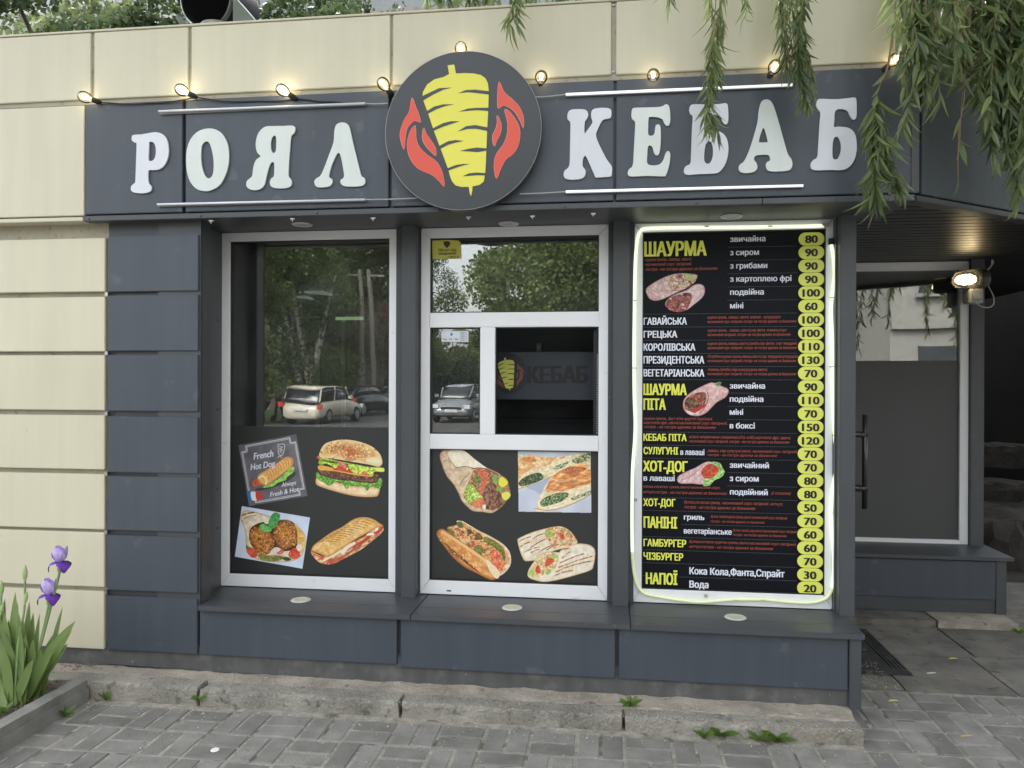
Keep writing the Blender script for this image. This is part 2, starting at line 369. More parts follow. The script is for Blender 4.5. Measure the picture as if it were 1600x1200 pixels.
# kick plate, bottom edge rising to the left
kz = [(-4.3,.062),(-2.7,.074),(-1.85,.062),(-1.0,.058),(-.5,.055),(.7,.05),(seams[5]+.003,.05)]
mb = MB()
for i in range(len(kz)-1):
    (a, za), (c, zc) = kz[i], kz[i+1]
    mb.add([(a,PANY+.018,za),(c,PANY+.018,zc),(c,PANY+.018,.2),(a,PANY+.018,.2),(a,PANY+.0305,za),(c,PANY+.0305,zc),(c,PANY+.0305,.2),(a,PANY+.0305,.2)], [(0,1,2,3),(7,6,5,4),(0,4,5,1)])
mb.build('kick_plate', kick_m, K, fix=True)
for x in (seams[1]+.008, seams[3]+.008):
    for z in (.16,.3): MB().lathe([(0,-.004),(.005,-.003),(.006,0)], (x, PANY+.031, z), (0,1,0), 8).build('screw', screw_m, K)
# fascia
FT, FB = 3.072, 2.487
fx = [UX(133,240,FASY), UX(285,240,FASY), UX(290,240,FASY), UX(607,240,FASY), UX(612,240,FASY), UX(958.5,240,FASY), UX(963,240,FASY), 1.372]
for i in (0, 2, 4, 6):
    panel(fx[i], fx[i+1], FB, FT, FASY, dark_p, 'fascia_panel', .028)
fas_end = Vector((2.14,.158)) - Vector((1.40,-.36)); fd = fas_end.normalized()
MB().box(fx[0]+.003, 1.375, FASY+.029, FASY+.09, 2.476, FT-.002).build('fascia_backing', dark_q, K)
MB().box(fx[0]-.004, .705, FASY-.012, FASY+.05, 2.449, 2.4755).build('drip_edge', dark_q, K, bevel=.002)
MB().box(.708, 1.384, FASY-.014, FASY+.05, 2.448, 2.4755).build('drip_edge', dark_q, K, bevel=.002)
MB().box(fx[0], 1.384, FASY+.05, .05, 2.458, 2.474).build('soffit', dark_q, K)
# cream band over the fascia
cx = [-4.6, UX(142,100,FASY), UX(147,100,FASY), UX(294,100,FASY), UX(299,100,FASY), UX(609.5,80,FASY), UX(614,80,FASY), UX(955,60,FASY), UX(963,60,FASY), 1.29]
ct, cb = 3.452, 3.098
for i in range(0, 10, 2): panel(cx[i], cx[i+1], cb, ct, FASY, cream_p, 'parapet_panel', .028)
panel(1.294, 1.372, cb, ct, FASY, cream_p, 'parapet_panel', .028)
MB().box(-4.6, 1.37, FASY+.012, FASY+.10, 3.074, ct+.002).build('parapet_backing', cream_b, K)
MB().box(-4.6, 1.375, FASY-.004, FASY+.14, ct+.003, ct+.014).build('parapet_cap', cream_p, K, bevel=.002)
panel(-4.6, fx[0]-.006, 2.482, FT-.004, FASY, cream_p, 'fascia_panel', .028, 'cream fascia panel left of the dark one')
MB().box(-4.6, fx[0]-.006, FASY-.008, PANY+.05, 2.452, 2.472).build('drip_edge', cream_p, K, bevel=.002)
MB().box(-4.6, fx[0]-.008, FASY+.029, FASY+.09, 2.473, FT-.002).build('fascia_backing', cream_b, K)
for z in (3.115, 3.44):
    MB().lathe([(0,-.008),(.008,-.005),(.009,0)], ((cx[7]+cx[8])/2, FASY+.012, z), (0,1,0), 10).build('screw', metal_m, K)
for i in range(7):
    x = -2.75+i*.63; MB().lathe([(0,-.005),(.006,-.003),(.007,0)], (x, FASY-.013, 2.462), (0,1,0), 8).build('screw', screw_m, K)
# angled part of the front, running back to the right
def angled(z0, z1, off, m, name, a=0.0, ln=3.0, dep=.028):
    n = Vector((fd.y, -fd.x)); p0 = Vector((1.392,-.398))+fd*a - n*off*-1; p1 = p0+fd*ln
    q = [(p0.x,p0.y,z0),(p1.x,p1.y,z0),(p1.x,p1.y,z1),(p0.x,p0.y,z1)]
    return MB().quadbox(q, (-n.x*dep, -n.y*dep, 0)).build(name, m, K, bevel=.003)
angled(FB, FT, 0, dark_p, 'fascia_panel', .05, 1.5); angled(FB, FT, 0, dark_p, 'fascia_panel', 1.56, 1.6)
angled(2.476, FT-.002, -.03, dark_q, 'fascia_backing', .02, 3.2, .05)
angled(2.448, 2.4755, .012, dark_q, 'drip_edge', .0, 3.2, .07)
angled(cb, ct, 0, cream_p, 'parapet_panel', .03, 1.4); angled(cb, ct, 0, cream_p, 'parapet_panel', 1.45, 1.7)
angled(3.074, ct+.002, -.014, cream_b, 'parapet_backing', .0, 3.2, .08)
angled(ct+.003, ct+.014, .004, cream_p, 'parapet_cap', .0, 3.2, .14)
MB().box(1.372, 1.412, FASY+.004, FASY+.05, FB, ct).build('corner_trim', dark_q, K, bevel=.004)
# roof and hidden walls
MB().add([(-4.6,FASY+.1,3.3),(1.37,FASY+.1,3.3),(4.0,1.6,3.3),(4.0,7,3.3),(-4.6,7,3.3),(-4.6,FASY+.1,3.2),(1.37,FASY+.1,3.2),(4.0,1.6,3.2),(4.0,7,3.2),(-4.6,7,3.2)],
         [(0,1,2,3,4),(9,8,7,6,5),(0,5,6,1),(1,6,7,2),(2,7,8,3),(3,8,9,4),(4,9,5,0)]).build('roof', mat('roof_felt', (.06,.06,.06), .9, var=.2), K)
MB().box(-4.6, -4.5, -.2, 7, 0, 3.2).build('end_wall', interior_m, K)
MB().box(XR-.035, XR-.012, .055, 1.65, .42, 2.47).build('side_wall', dark_q, K)
MB().box(-4.5, XR-.04, 3.0, 3.1, 0, 2.47).build('interior_wall', interior_m, K)
MB().box(-4.5, XR-.04, .06, 3.0, 2.5, 2.52).build('interior_ceiling', mat('interior_ceiling', (.10,.11,.10), .6), K)
MB().box(-4.5, XR-.04, .06, 3.0, 0, .02).build('interior_floor', interior_m, K)
MB().box(-2.6, -2.5, .06, 3.0, 0.02, 2.5).build('interior_wall', interior_m, K)
# side door with long pull handle
dr = MB().box(XR-.011, XR+.004, .07, 1.0, .1, 2.4).build('side_door', dark_q, K)
hb = MB().tube([(1.318,.05,UZ(1345,648,.05)),(1.318,.05,UZ(1345,795,.05))], .0135, 12)
for py in (679, 763): hb.tube([(XR+.002,.05,UZ(1345,py,.05)),(1.33,.05,UZ(1345,py,.05))], .0165, 10)
hb.build('pull_handle', mat('black_handle', (.012,.012,.012), .3, spec=.6), dr, smooth=True)
# ---------------- windows
def frame_mb(x0, x1, z0, z1, w=.05, wb=.072, y0=0., y1=.06, bars=(), wr=None):
    wr = wr or w
    mb = MB()
    def prof(x0, x1, z0, z1): mb.box(x0, x1, y0, y1, z0, z1)
    # mitred ring
    O = [(x0,z0),(x1,z0),(x1,z1),(x0,z1)]; I = [(x0+w,z0+wb),(x1-wr,z0+wb),(x1-wr,z1-w),(x0+w,z1-w)]
    for i in range(4):
        j = (i+1) % 4; g = .0006
        q = [O[i], O[j], I[j], I[i]]; c = (sum(p[0] for p in q)/4, sum(p[1] for p in q)/4)
        q = [(p[0]+(c[0]-p[0])*g*2, p[1]+(c[1]-p[1])*g*2) for p in q]
        mb.quadbox([(p[0], y0, p[1]) for p in q], (0, y1-y0, 0))
    for bb in bars: prof(*bb)
    return mb
def bead(x0, x1, z0, z1, parent, y=.012):
    mb = MB(); t = .006
    for (a, b, c, d) in ((x0,x1,z0,z0+t),(x0,x1,z1-t,z1),(x0,x0+t,z0+t,z1-t),(x1-t,x1,z0+t,z1-t)): mb.box(a-.0, b, y, y+.03, c, d)
    return mb.build('gasket', gasket, parent)
FZ0, FZ1 = .425, 2.456
w1 = frame_mb(-2.228, -1.184, FZ0, FZ1, .050, .070).build('window', white_f, K, bevel=.003); w1['label'] = 'tall left shop window with food pictures on its black lower half'
i1 = (-2.178, -1.234, .495, 2.406)
bead(*i1, w1)
zf = UZ(480, 667, .02)
MB().box(i1[0], i1[1], .03, .038, i1[2], i1[3]).build('pane', glass_m, w1)
MB().box(i1[0], i1[1], .0262, .0292, i1[2]+.001, zf).build('window_film', film_m, w1)
w2x0, w2x1 = -1.056, -.013
t1a, t1b = UZ(720, 511.5, 0), UZ(720, 488.5, 0); t2a, t2b = UZ(720, 702, 0), UZ(720, 678.5, 0)
mx0, mx1 = UX(750,600,0), UX(773.5,600,0)
w2 = frame_mb(w2x0, w2x1, FZ0, FZ1, .055, .075, bars=((w2x0+.052,w2x1-.052,t1a,t1b),(w2x0+.052,w2x1-.052,t2a,t2b),(mx0,mx1,t2b+.0005,t1a-.0005))).build('window', white_f, K, bevel=.003)
w2['label'] = 'middle order window with open hatch at the right'
ia = (w2x0+.055, w2x1-.055)
bead(ia[0], ia[1], t1b, FZ1-.055, w2); bead(ia[0], mx0, t2b, t1a, w2); bead(mx1, ia[1], t2b, t1a, w2); bead(ia[0], ia[1], FZ0+.075, t2a, w2)
MB().box(ia[0], ia[1], .03, .038, t1b, FZ1-.055).build('pane', glass_m, w2)
MB().box(ia[0], mx0, .03, .038, t2b, t1a).build('pane', glass_m, w2)
MB().box(ia[0], ia[1], .03, .036, FZ0+.075, t2a).build('window_film', film_m, w2)
MB().box(ia[1]-.028, ia[1]-.006, .045, .06, t2b, t1a).build('sliding_track', gasket, w2)
mb = MB()
for k in range(34):
    z = t2b+.012+k*.0128
    if z < t1a-.09: mb.box(ia[1]-.009, ia[1]-.0062, .02, .024, z, z+.006)
tag(mb.build('hatch_beads', white_f, w2), kind='stuff')
MB().box(UX(893,931,0), UX(904,931,0), -.006, -.0005, UZ(893,934,0), UZ(893,929,0)).build('drain_cap', white_f, w2, bevel=.0015)
MB().box(UX(698,923,0), UX(705,923,0), -.0015, .001, UZ(700,924,0), UZ(700,922,0)).build('drain_slot', gasket, w2)
# window three holds the menu: a thing of its own
MX0, MX1 = .117, 1.143
menu = thing('menu_board', 'tall black menu board in a white frame with yellow price badges', 'menu board', (.63,0,FZ0))
fm = frame_mb(MX0, MX1, FZ0, FZ1, .048, .072, wr=.037).build('frame', white_f, menu, bevel=.003)
bead(MX0+.048, MX1-.037, FZ0+.072, FZ1-.048, menu, .004)
MY = .012
board_m = mat('menu_print_black', (.0025,.0035,.007), .55, spec=.2)
bm_ = MB().box(MX0+.048, MX1-.036, MY, MY+.02, FZ0+.072, FZ1-.048).build('board', board_m, menu)
# interior counter sign seen through hatch
insg = thing('interior_sign', 'dim dark sign reading kebab in black letters hanging inside the open hatch', 'sign', (-.4,.28,1.5))
IY = .28
MB().box(UX(740,545,IY), UX(960,545,IY), IY, IY+.02, UZ(800,624,IY), UZ(800,550,IY)).build('sign_panel', mat('dim_panel', (.022,.028,.042), .4), insg)
cz = thing('service_counter', 'black counter front behind the open order hatch', 'counter', (-.6,.7,0))
MB().box(-1.4, .9, .56, .9, .02, 1.35).build('counter_body', black_m, cz); MB().box(-1.4, .9, .558, .95, 1.352, 1.38).build('counter_top', black_m, cz)
sw = thing('wall_switch', 'small grey switch box above the dim sign inside the hatch', 'switch', (-.35,.6,1.9))
p = U(842, 543, Y=.6); MB().box(p[0]-.016, p[0]+.016, .6, .62, p[2]-.026, p[2]+.026).build('switch_box', mat('grey_box', (.13,.13,.13), .5), sw, bevel=.002)
MB().box(p[0]-.007, p[0]+.007, .594, .6, p[2]-.013, p[2]+.013).build('rocker', mat('grey_box2', (.2,.2,.2), .4), sw)
MB().box(-1.6, 1.1, .66, .68, 1.38, 2.5).build('partition', mat('partition_blue', (.012,.015,.022), .5), K)
# interior rack seen through first window
rk = thing('display_rack', 'metal display rack with a pale top rail inside the left window', 'rack', (-1.7,.7,0))
dimm = mat('dim_metal', (.3,.32,.3), .4)
ry = .8
for px in (536, 495): 
    x = UX(px, 560, ry); MB().box(x-.012, x+.012, ry, ry+.02, .4, UZ(px, 500, ry)).build('upright', dimm, rk)
MB().box(UX(525,500,ry-.02), UX(588,500,ry-.02), ry-.03, ry-.0, UZ(560,500,ry), UZ(560,495.5,ry)).build('top_rail', mat('rail_glow', (.5,.6,.4), .4, emit=(.6,.8,.4), estr=.15), rk)  # neon light on this rail is put in as green emission
MB().box(UX(455,495,ry), UX(497,495,ry), ry-.0, ry+.02, UZ(480,497,ry), UZ(480,494,ry)).build('top_rail', dimm, rk)
il = thing('ceiling_fixture', 'sloping pale extractor hood hanging inside the left window', 'extractor hood', (-1.7,1.0,2.2))
hy = .7
q = [U(452,470,Y=hy), U(543,415,Y=hy+.2), U(620,440,Y=hy+.5), U(520,482,Y=hy+.4)]
MB().quadbox([tuple(v) for v in q], (0,0,.05)).build('hood', mat('hood_metal', (.25,.29,.26), .5), il)
for a, c in (((468,465),(480,462)),((480,457),(505,461))):
    pa, pc = U(*a, Y=hy+.05), U(*c, Y=hy+.1); MB().box(pa[0], pc[0]+.03, hy, hy+.2, pa[2]-.006, pa[2]+.006).build('baffle', mat('baffle_glow', (.6,.62,.6), .4, emit=(1,1,1), estr=.05), il)  # no lamps: the baffles are brightened by a weak white emission
# ---------------- bay two (recess)
B2 = 1.65
bx0, bx1 = 1.2, UX(1513.5, 640, B2)
bz0, bz1 = UZ(1430, 855.5, B2), UZ(1430, 409.5, B2)
w3 = frame_mb(1.22, bx1, bz0, bz1, .058, .06, B2, B2+.05).build('window', white_f, K, bevel=.003); w3['label'] = 'recessed window in the side bay, grey film over its lower two thirds'
zf2 = UZ(1430, 563.5, B2)
MB().box(1.27, bx1-.058, B2+.03, B2+.036, zf2, bz1-.058).build('pane', glass_m, w3)
MB().box(1.27, bx1-.058, B2+.026, B2+.034, bz0+.06, zf2-.001).build('window_film', film2_m, w3)
px1 = UX(1538, 640, B2-.03)
MB().box(bx1+.001, px1, B2-.03, B2+.1, bz0-.01, 2.5).build('post', dark_q, K, bevel=.003)
MB().box(1.2, px1, B2+.002, B2+.06, bz1+.001, 2.5).build('window_head', dark_q, K)
sy = 1.34
sxr = UX(1585, 872, sy)
MB().add([(1.19,sy,.418),(sxr,sy,.418),(px1,B2+.05,.445),(1.19,B2+.05,.445),(1.19,sy,.44),(sxr,sy,.44),(px1+.01,B2+.05,.467),(1.19,B2+.05,.467)],
         [(3,2,1,0),(4,5,6,7),(0,1,5,4),(1,2,6,5),(2,3,7,6),(3,0,4,7)]).build('sill', dark_q, K)
ppx = UX(1556, 905, 1.37)
panel(1.2, ppx, UZ(1450,934,1.37), .405, 1.37, dark_p, 'plinth_panel')
kx1 = UX(1571, 940, 1.385)
MB().box(1.19, kx1, 1.385, 1.60, .05, .412).build('plinth_backing', dark_q, K)
MB().box(ppx+.004, kx1, 1.372, 1.3845, .05, .412).build('corner_trim', dark_q, K)
MB().box(1.2, px1-.02, B2+.1, B2+.2, 0, 2.5).build('wall_backing', interior_m, K)
# soffit slats
slat_m = mat('soffit_slat_paint', (.018,.02,.021), .4, var=.1)
for i in range(22):
    y = -.30+i*.09
    n = 1.40+max(0, (y+.398))*1.35
    MB().box(XR+.03 if y > -.1 else 1.16, min(n+.0, 3.6) if y < 1.2 else 3.6, y, y+.078, 2.482, 2.49).build('soffit_slat', slat_m, K, bevel=.002)
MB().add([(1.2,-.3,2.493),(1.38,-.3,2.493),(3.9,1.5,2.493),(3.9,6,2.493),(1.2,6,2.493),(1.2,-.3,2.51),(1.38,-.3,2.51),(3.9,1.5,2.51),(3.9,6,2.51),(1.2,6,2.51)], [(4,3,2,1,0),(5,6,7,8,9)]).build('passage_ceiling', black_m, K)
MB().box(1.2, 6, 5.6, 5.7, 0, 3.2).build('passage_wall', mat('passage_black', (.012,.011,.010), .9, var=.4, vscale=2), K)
MB().box(5.6, 5.7, 2.6, 5.6, 0, 3.2).build('passage_wall', MATS['passage_black'], K)  # unseen side wall, added to stop light entering the passage from the right
# ---------------- soffit spotlights and sill lights
spot_m = mat('spot_ring', (.55,.55,.56), .4, spots=[((.2,.2,.2), 40, .6, .1, .5)])
for i, (px, lab) in enumerate(((472,'above the left window'),(795,'above the middle order window'),(1143,'above the menu board'))):
    p = U(px, 350.5-(i*6.3 if i == 2 else i*1.0), Z=2.457)
    t = thing('soffit_spotlight', 'unlit round soffit spotlight '+lab, 'spotlight', (p[0], p[1], 2.457), 'spotlights under the fascia')
    MB().lathe([(.028,-.002),(.034,-.007),(.052,-.006),(.056,0)], (p[0], p[1], 2.457), (0,0,1), 28).build('ring', spot_m, t, smooth=True)
    MB().lathe([(0,-.003),(.029,-.003)], (p[0], p[1], 2.457), (0,0,1), 24).build('lens', mat('spot_lens', (.35,.35,.33), .3), t)
for i, (px, py, lab) in enumerate(((470,937,'left'),(800,949,'middle'),(1149,964,'right-hand'))):
    p = U(px, py, Z=.424)
    t = thing('sill_uplight', 'round white-rimmed uplight with yellow lens set in the '+lab+' sill', 'uplight', (p[0], p[1], .4225), 'uplights in the window sill')
    MB().lathe([(.031,.003),(.034,.005),(.05,.004),(.054,0)], (p[0], p[1], .4222), (0,0,1), 30).build('ring', mat('uplight_ring', (.55,.55,.53), .5, var=.1, vscale=30), t, smooth=True)
    MB().lathe([(0,.0028),(.033,.0028)], (p[0], p[1], .4222), (0,0,1), 26).build('lens', mat('uplight_lens', (.62,.55,.28), .4, spots=[((.5,.5,.45), 30, .5, .1, .5)]), t)
clips = [(330,345),(457,342),(583,341),(732,339.5),(832,338),(927,334)]
for (px, py) in clips:
    p = U(px, py, Y=FASY-.004)
    o = MB().box(p[0]-.011, p[0]+.011, p[1]-.004, p[1]+.01, p[2]-.003, p[2]+.003).add([(p[0]-.005,p[1]-.003,p[2]-.003),(p[0]+.004,p[1]-.003,p[2]-.003),(p[0]+.0,p[1]-.002,p[2]-.016),(p[0]-.005,p[1]+.003,p[2]-.003),(p[0]+.004,p[1]+.003,p[2]-.003),(p[0],p[1]+.002,p[2]-.016)], [(0,1,2),(5,4,3),(0,3,4,1),(1,4,5,2),(2,5,3,0)]).build('banner_clip', mat('clip_plastic', (.4,.4,.36), .5), K)
# ------------------------------------------------------------------ lettering sign
white_l = mat('letter_white', (.66,.68,.74), .3, var=.02, vscale=5, streak=.03)
white_g = mat('letter_white_green', (.64,.69,.67), .3, var=.02, vscale=5, streak=.04)
LT = {
'P': (0,[(93,570),(97,552),(115,547),(150,545),(200,536),(235,533),(270,545),(293,575),(303,625),(298,680),(275,725),(245,745),(210,748),(189,752),(187,800),(192,825),(205,840),(204,862),(185,875),(145,880),(105,874),(90,862),(90,842),(102,828),(113,818),(115,790),(118,700),(121,600),(110,592),(97,582)],[[(192,600),(193,588),(210,588),(224,600),(231,630),(228,670),(215,692),(198,696),(189,690),(190,650)]]),
'O': (1,[(402,690),(415,600),(460,535),(530,511),(595,530),(635,590),(646,670),(635,750),(600,825),(550,860),(505,867),(455,850),(415,790)],[[(487,650),(493,605),(515,585),(535,595),(550,640),(559,700),(557,760),(545,788),(525,794),(505,770),(490,715)]]),
'Ya': (1,[(1023,520),(1020,503),(1000,495),(960,497),(900,498),(850,502),(815,535),(800,580),(799,620),(808,650),(825,670),(800,690),(785,730),(778,780),(762,797),(747,812),(746,840),(765,857),(795,862),(825,855),(848,830),(862,770),(880,715),(895,702),(903,712),(903,760),(900,785),(885,797),(878,820),(888,843),(920,851),(970,850),(998,838),(1003,812),(995,795),(985,780),(986,720),(993,620),(1000,555),(1015,540)],[[(883,600),(890,565),(903,552),(913,560),(915,600),(912,640),(900,651),(888,640)]]),
'L': (1,[(1290,477),(1320,487),(1335,520),(1355,610),(1385,730),(1398,780),(1415,792),(1421,812),(1412,832),(1385,840),(1340,842),(1300,838),(1282,825),(1280,805),(1295,793),(1300,775),(1290,710),(1280,665),(1268,650),(1255,665),(1230,720),(1215,775),(1218,790),(1232,800),(1233,820),(1220,838),(1190,845),(1150,845),(1135,832),(1131,812),(1142,795),(1165,780),(1185,740),(1215,660),(1240,590),(1245,525),(1258,488)],[]),
'K': (2,[(84,200),(90,175),(110,163),(160,162),(182,170),(189,190),(182,210),(172,225),(170,260),(172,283),(182,270),(205,238),(210,222),(204,200),(206,172),(225,158),(275,155),(300,162),(305,180),(300,205),(275,211),(258,220),(235,265),(228,290),(240,330),(280,410),(306,447),(307,480),(302,497),(270,501),(228,503),(222,495),(200,445),(180,400),(172,395),(163,410),(161,445),(175,468),(172,495),(150,510),(105,514),(75,508),(66,490),(72,468),(88,455),(96,430),(98,350),(100,250),(98,225),(88,215)],[]),
'E': (3,[(405,190),(408,165),(420,155),(480,153),(550,150),(575,138),(590,142),(598,170),(599,220),(592,242),(580,243),(570,232),(560,212),(535,202),(500,200),(491,210),(489,250),(489,285),(500,295),(518,288),(523,265),(527,243),(540,238),(550,250),(552,300),(550,350),(543,385),(530,392),(518,380),(510,350),(495,343),(487,355),(484,400),(484,430),(500,442),(540,440),(562,420),(575,385),(585,371),(597,378),(599,405),(592,450),(578,490),(565,497),(480,495),(410,498),(390,492),(387,475),(395,460),(412,440),(418,350),(424,240),(420,220),(408,210)],[]),
'Be': (2,[(694,165),(700,145),(720,137),(800,138),(850,135),(878,132),(888,150),(890,210),(885,232),(875,238),(862,225),(850,200),(830,190),(800,190),(780,200),(778,240),(776,271),(800,270),(850,275),(880,305),(890,350),(886,400),(870,445),(840,478),(800,484),(740,486),(690,490),(670,482),(669,460),(680,445),(700,432),(704,380),(708,260),(712,200),(700,185)],[[(772,360),(782,328),(800,324),(812,350),(812,395),(800,428),(782,434),(769,415)]]),
'A': (3,[(1078,113),(1100,120),(1118,150),(1140,220),(1165,310),(1187,385),(1205,412),(1210,440),(1200,463),(1170,471),(1110,473),(1085,465),(1077,440),(1085,425),(1098,418),(1097,400),(1085,390),(1050,390),(1025,395),(1018,415),(1030,430),(1035,455),(1020,474),(985,481),(955,477),(942,462),(946,440),(965,425),(985,390),(1010,320),(1035,230),(1042,170),(1055,125)],[[(1043,322),(1050,290),(1065,255),(1075,275),(1087,320),(1083,327),(1048,328)]]),
'Be2': (2,[(1329,140),(1335,118),(1350,110),(1430,112),(1500,105),(1520,103),(1530,115),(1532,180),(1527,208),(1512,213),(1498,195),(1485,170),(1460,161),(1435,163),(1422,178),(1420,215),(1418,250),(1440,249),(1490,255),(1520,280),(1531,325),(1530,380),(1515,425),(1488,455),(1455,466),(1400,465),(1330,467),(1305,458),(1302,435),(1315,415),(1335,400),(1340,340),(1346,240),(1350,180),(1338,162)],[[(1412,330),(1422,302),(1438,302),(1452,330),(1453,370),(1440,405),(1425,413),(1411,400)]]),
}
LETTER_XZ = {}
names = {'P': 'first letter of the left word', 'O': 'round O', 'Ya': 'mirrored R', 'L': 'Lambda-shaped last letter of the left word', 'K': 'K left of the panel seam', 'E': 'E', 'Be': 'first B-like letter, behind willow leaves', 'A': 'A', 'Be2': 'last letter at the right end'}
sign = thing('shop_lettering', 'big rounded white letters spelling the shop name across the dark fascia', 'sign', (-.5,FASY,2.6))
for key, (sty, outer, holes) in LT.items():
    left = key in ('P','O','Ya','L')
    def cv(p): 
        px, py = (180+p[0]/3.636, 60+p[1]/3.636) if left else (860+p[0]/3.2, 120+p[1]/3.2)
        q = U(px, py, Y=FASY-.011); return (float(q[0]), float(q[2]))
    oo = [cv(p) for p in catmull(outer, 3)]; hh = [[cv(p) for p in catmull(h, 3)] for h in holes]
    LETTER_XZ[key] = (oo, hh)
    o = MB().prism(oo, hh, FASY-.011, FASY-.002).build('letter', white_l if sty in (0, 2) else white_g, sign)
    o['label'] = 'white '+names[key]
# ------------------------------------------------------------------ round emblem
DY = -.475
def cs(p, Y=DY, m=None):
    q = U(600+p[0]/4.286, 60+p[1]/4.286, Y=Y); return (float(q[0]), float(q[2]))
pc = cs((524,617)); rx = (cs((1041,617))[0]-cs((8,617))[0])/2; rz = (cs((524,82))[1]-cs((524,1152))[1])/2; DR = (rx+rz)/2
disc = thing('round_emblem', 'round dark sign with a yellow meat spit between red flames, mounted over the fascia', 'sign', (pc[0], DY, pc[1]-DR))
disc_m = mat('disc_face', (.036,.040,.047), .35, var=.03)
MB().lathe([(0,0),(DR-.003,0),(DR,.002)], (pc[0], DY, pc[1]), (0,1,0), 96).build('disc_face', disc_m, disc)
MB().lathe([(DR,.0022),(DR+.0015,.003),(DR+.0015,.06),(DR-.02,.062),(0,.062)], (pc[0], DY, pc[1]), (0,1,0), 96).build('disc_rim', mat('rim_dark', (.07,.075,.08), .3), disc)
MB().lathe([(DR-.0005,.0005),(DR+.0015,.001),(DR+.0022,.003),(DR+.0015,.005)], (pc[0], DY, pc[1]), (0,1,0), 96).build('edge_strip', mat('rim_edge', (.35,.36,.38), .3), disc)
yel = mat('emblem_yellow', rgb(226,220,84), .4, var=.02); red = mat('emblem_red', rgb(218,82,64), .4); pal = mat('emblem_outline', rgb(236,190,180), .4)
BODY = [(427,182),(472,177),(478,215),(483,237),(540,234),(600,236),(650,247),(680,268),(696,300),(702,350),(699,470),(692,600),(688,700),(682,850),(677,915),(668,960),(640,982),(593,992),(592,1020),(583,1057),(575,1040),(568,995),(520,996),(480,985),(458,960),(445,930),(432,880),(380,740),(335,620),(295,500),(258,400),(262,360),(290,310),(340,275),(400,260),(437,240)]
CUTS = [[(253,390),(300,368),(370,335),(455,331),(400,345),(330,378),(260,420)],[(285,490),(340,457),(400,443),(470,443),(410,455),(350,477),(294,507)],[(325,605),(400,568),(450,556),(508,557),(450,575),(400,592),(334,620)],[(366,724),(430,690),(480,682),(535,688),(480,700),(430,714),(377,742)],[(420,874),(480,850),(530,842),(575,842),(520,855),(480,869),(430,887)],
 [(497,370),(550,348),(610,345),(704,355),(703,378),(640,370),(560,362)],[(503,492),(560,472),(620,467),(704,466),(700,488),(620,482),(560,487)],[(495,625),(550,590),(610,582),(698,598),(695,622),(620,607),(560,608)],[(508,755),(570,740),(620,733),(693,738),(690,752),(630,763),(560,758)],[(527,925),(570,905),(620,900),(683,903),(682,919),(620,918)]]
FLAMES = [[(188,398),(198,412),(215,460),(235,510),(246,565),(210,552),(175,580),(155,610),(145,660),(137,745),(118,705),(107,650),(115,600),(140,540),(170,490),(180,430)],[(208,583),(215,620),(218,680),(240,730),(290,780),(340,815),(370,850),(395,910),(405,993),(365,950),(320,915),(240,880),(190,830),(160,760),(158,690),(175,625)],[(268,600),(285,640),(320,690),(348,740),(348,787),(320,765),(290,735),(262,690),(257,640)],
 [(770,293),(783,310),(805,360),(850,400),(900,450),(930,510),(937,560),(933,602),(915,560),(880,500),(840,465),(800,450),(785,460),(767,472),(760,440),(762,350)],[(808,480),(840,490),(880,540),(908,600),(912,660),(895,730),(860,780),(820,810),(785,870),(755,940),(740,890),(738,830),(755,770),(800,710),(825,640),(827,560)],[(757,517),(775,540),(788,590),(780,640),(755,690),(742,723),(730,700),(728,650),(750,600),(758,560)]]
MB().prism([cs(p) for p in BODY], [], DY-.003, DY-.0005).build('meat_spit', yel, disc)
for c in CUTS: MB().prism([cs(p) for p in c], [], DY-.0042, DY-.0032).build('slice_gap', disc_m, disc)
for f in FLAMES:
    MB().prism([cs(p) for p in catmull(f, 3)], [], DY-.003, DY-.0007).build('flame', red, disc)
    c0 = np.mean([cs(p) for p in f], axis=0)
    pts = [cs(p) for p in catmull(f, 3)]
    MB().tube([(p[0], DY-.002, p[1]) for p in pts+[pts[0]]], .0011, 4, False).build('flame_outline', pal, disc)
# the dim sign inside the hatch repeats emblem and word
def iv(p):   # emblem px -> inside sign
    return (775+(p[0]-258)/430*46, 556+(p[1]-180)/880*56)
def to(p, Y): q = U(p[0], p[1], Y=Y); return (float(q[0]), float(q[2]))
MB().prism([to((795+29*math.cos(a), 583+31*math.sin(a)), IY) for a in [2*math.pi*k/40 for k in range(40)]][::-1], [], IY-.006, IY-.001).build('dark_disc', mat('dim_disc', (.010,.012,.018), .5), insg)
MB().prism([to((778+(p[0]-258)/444*26, 559+(p[1]-180)/880*52), IY) for p in BODY], [], IY-.010, IY-.007).build('meat_spit', mat('dim_yellow', (.6,.62,.12), .5), insg)
for c in CUTS: MB().prism([to((778+(p[0]-258)/444*26, 559+(p[1]-180)/880*52), IY) for p in c], [], IY-.012, IY-.0105).build('slice_gap', black_m, insg)
for f in FLAMES: MB().prism([to((792+(p[0]-480)/444*26, 561+(p[1]-180)/880*50), IY) for p in f], [], IY-.0065, IY-.0061).build('flame', mat('dim_red', (.2,.05,.04), .5), insg)
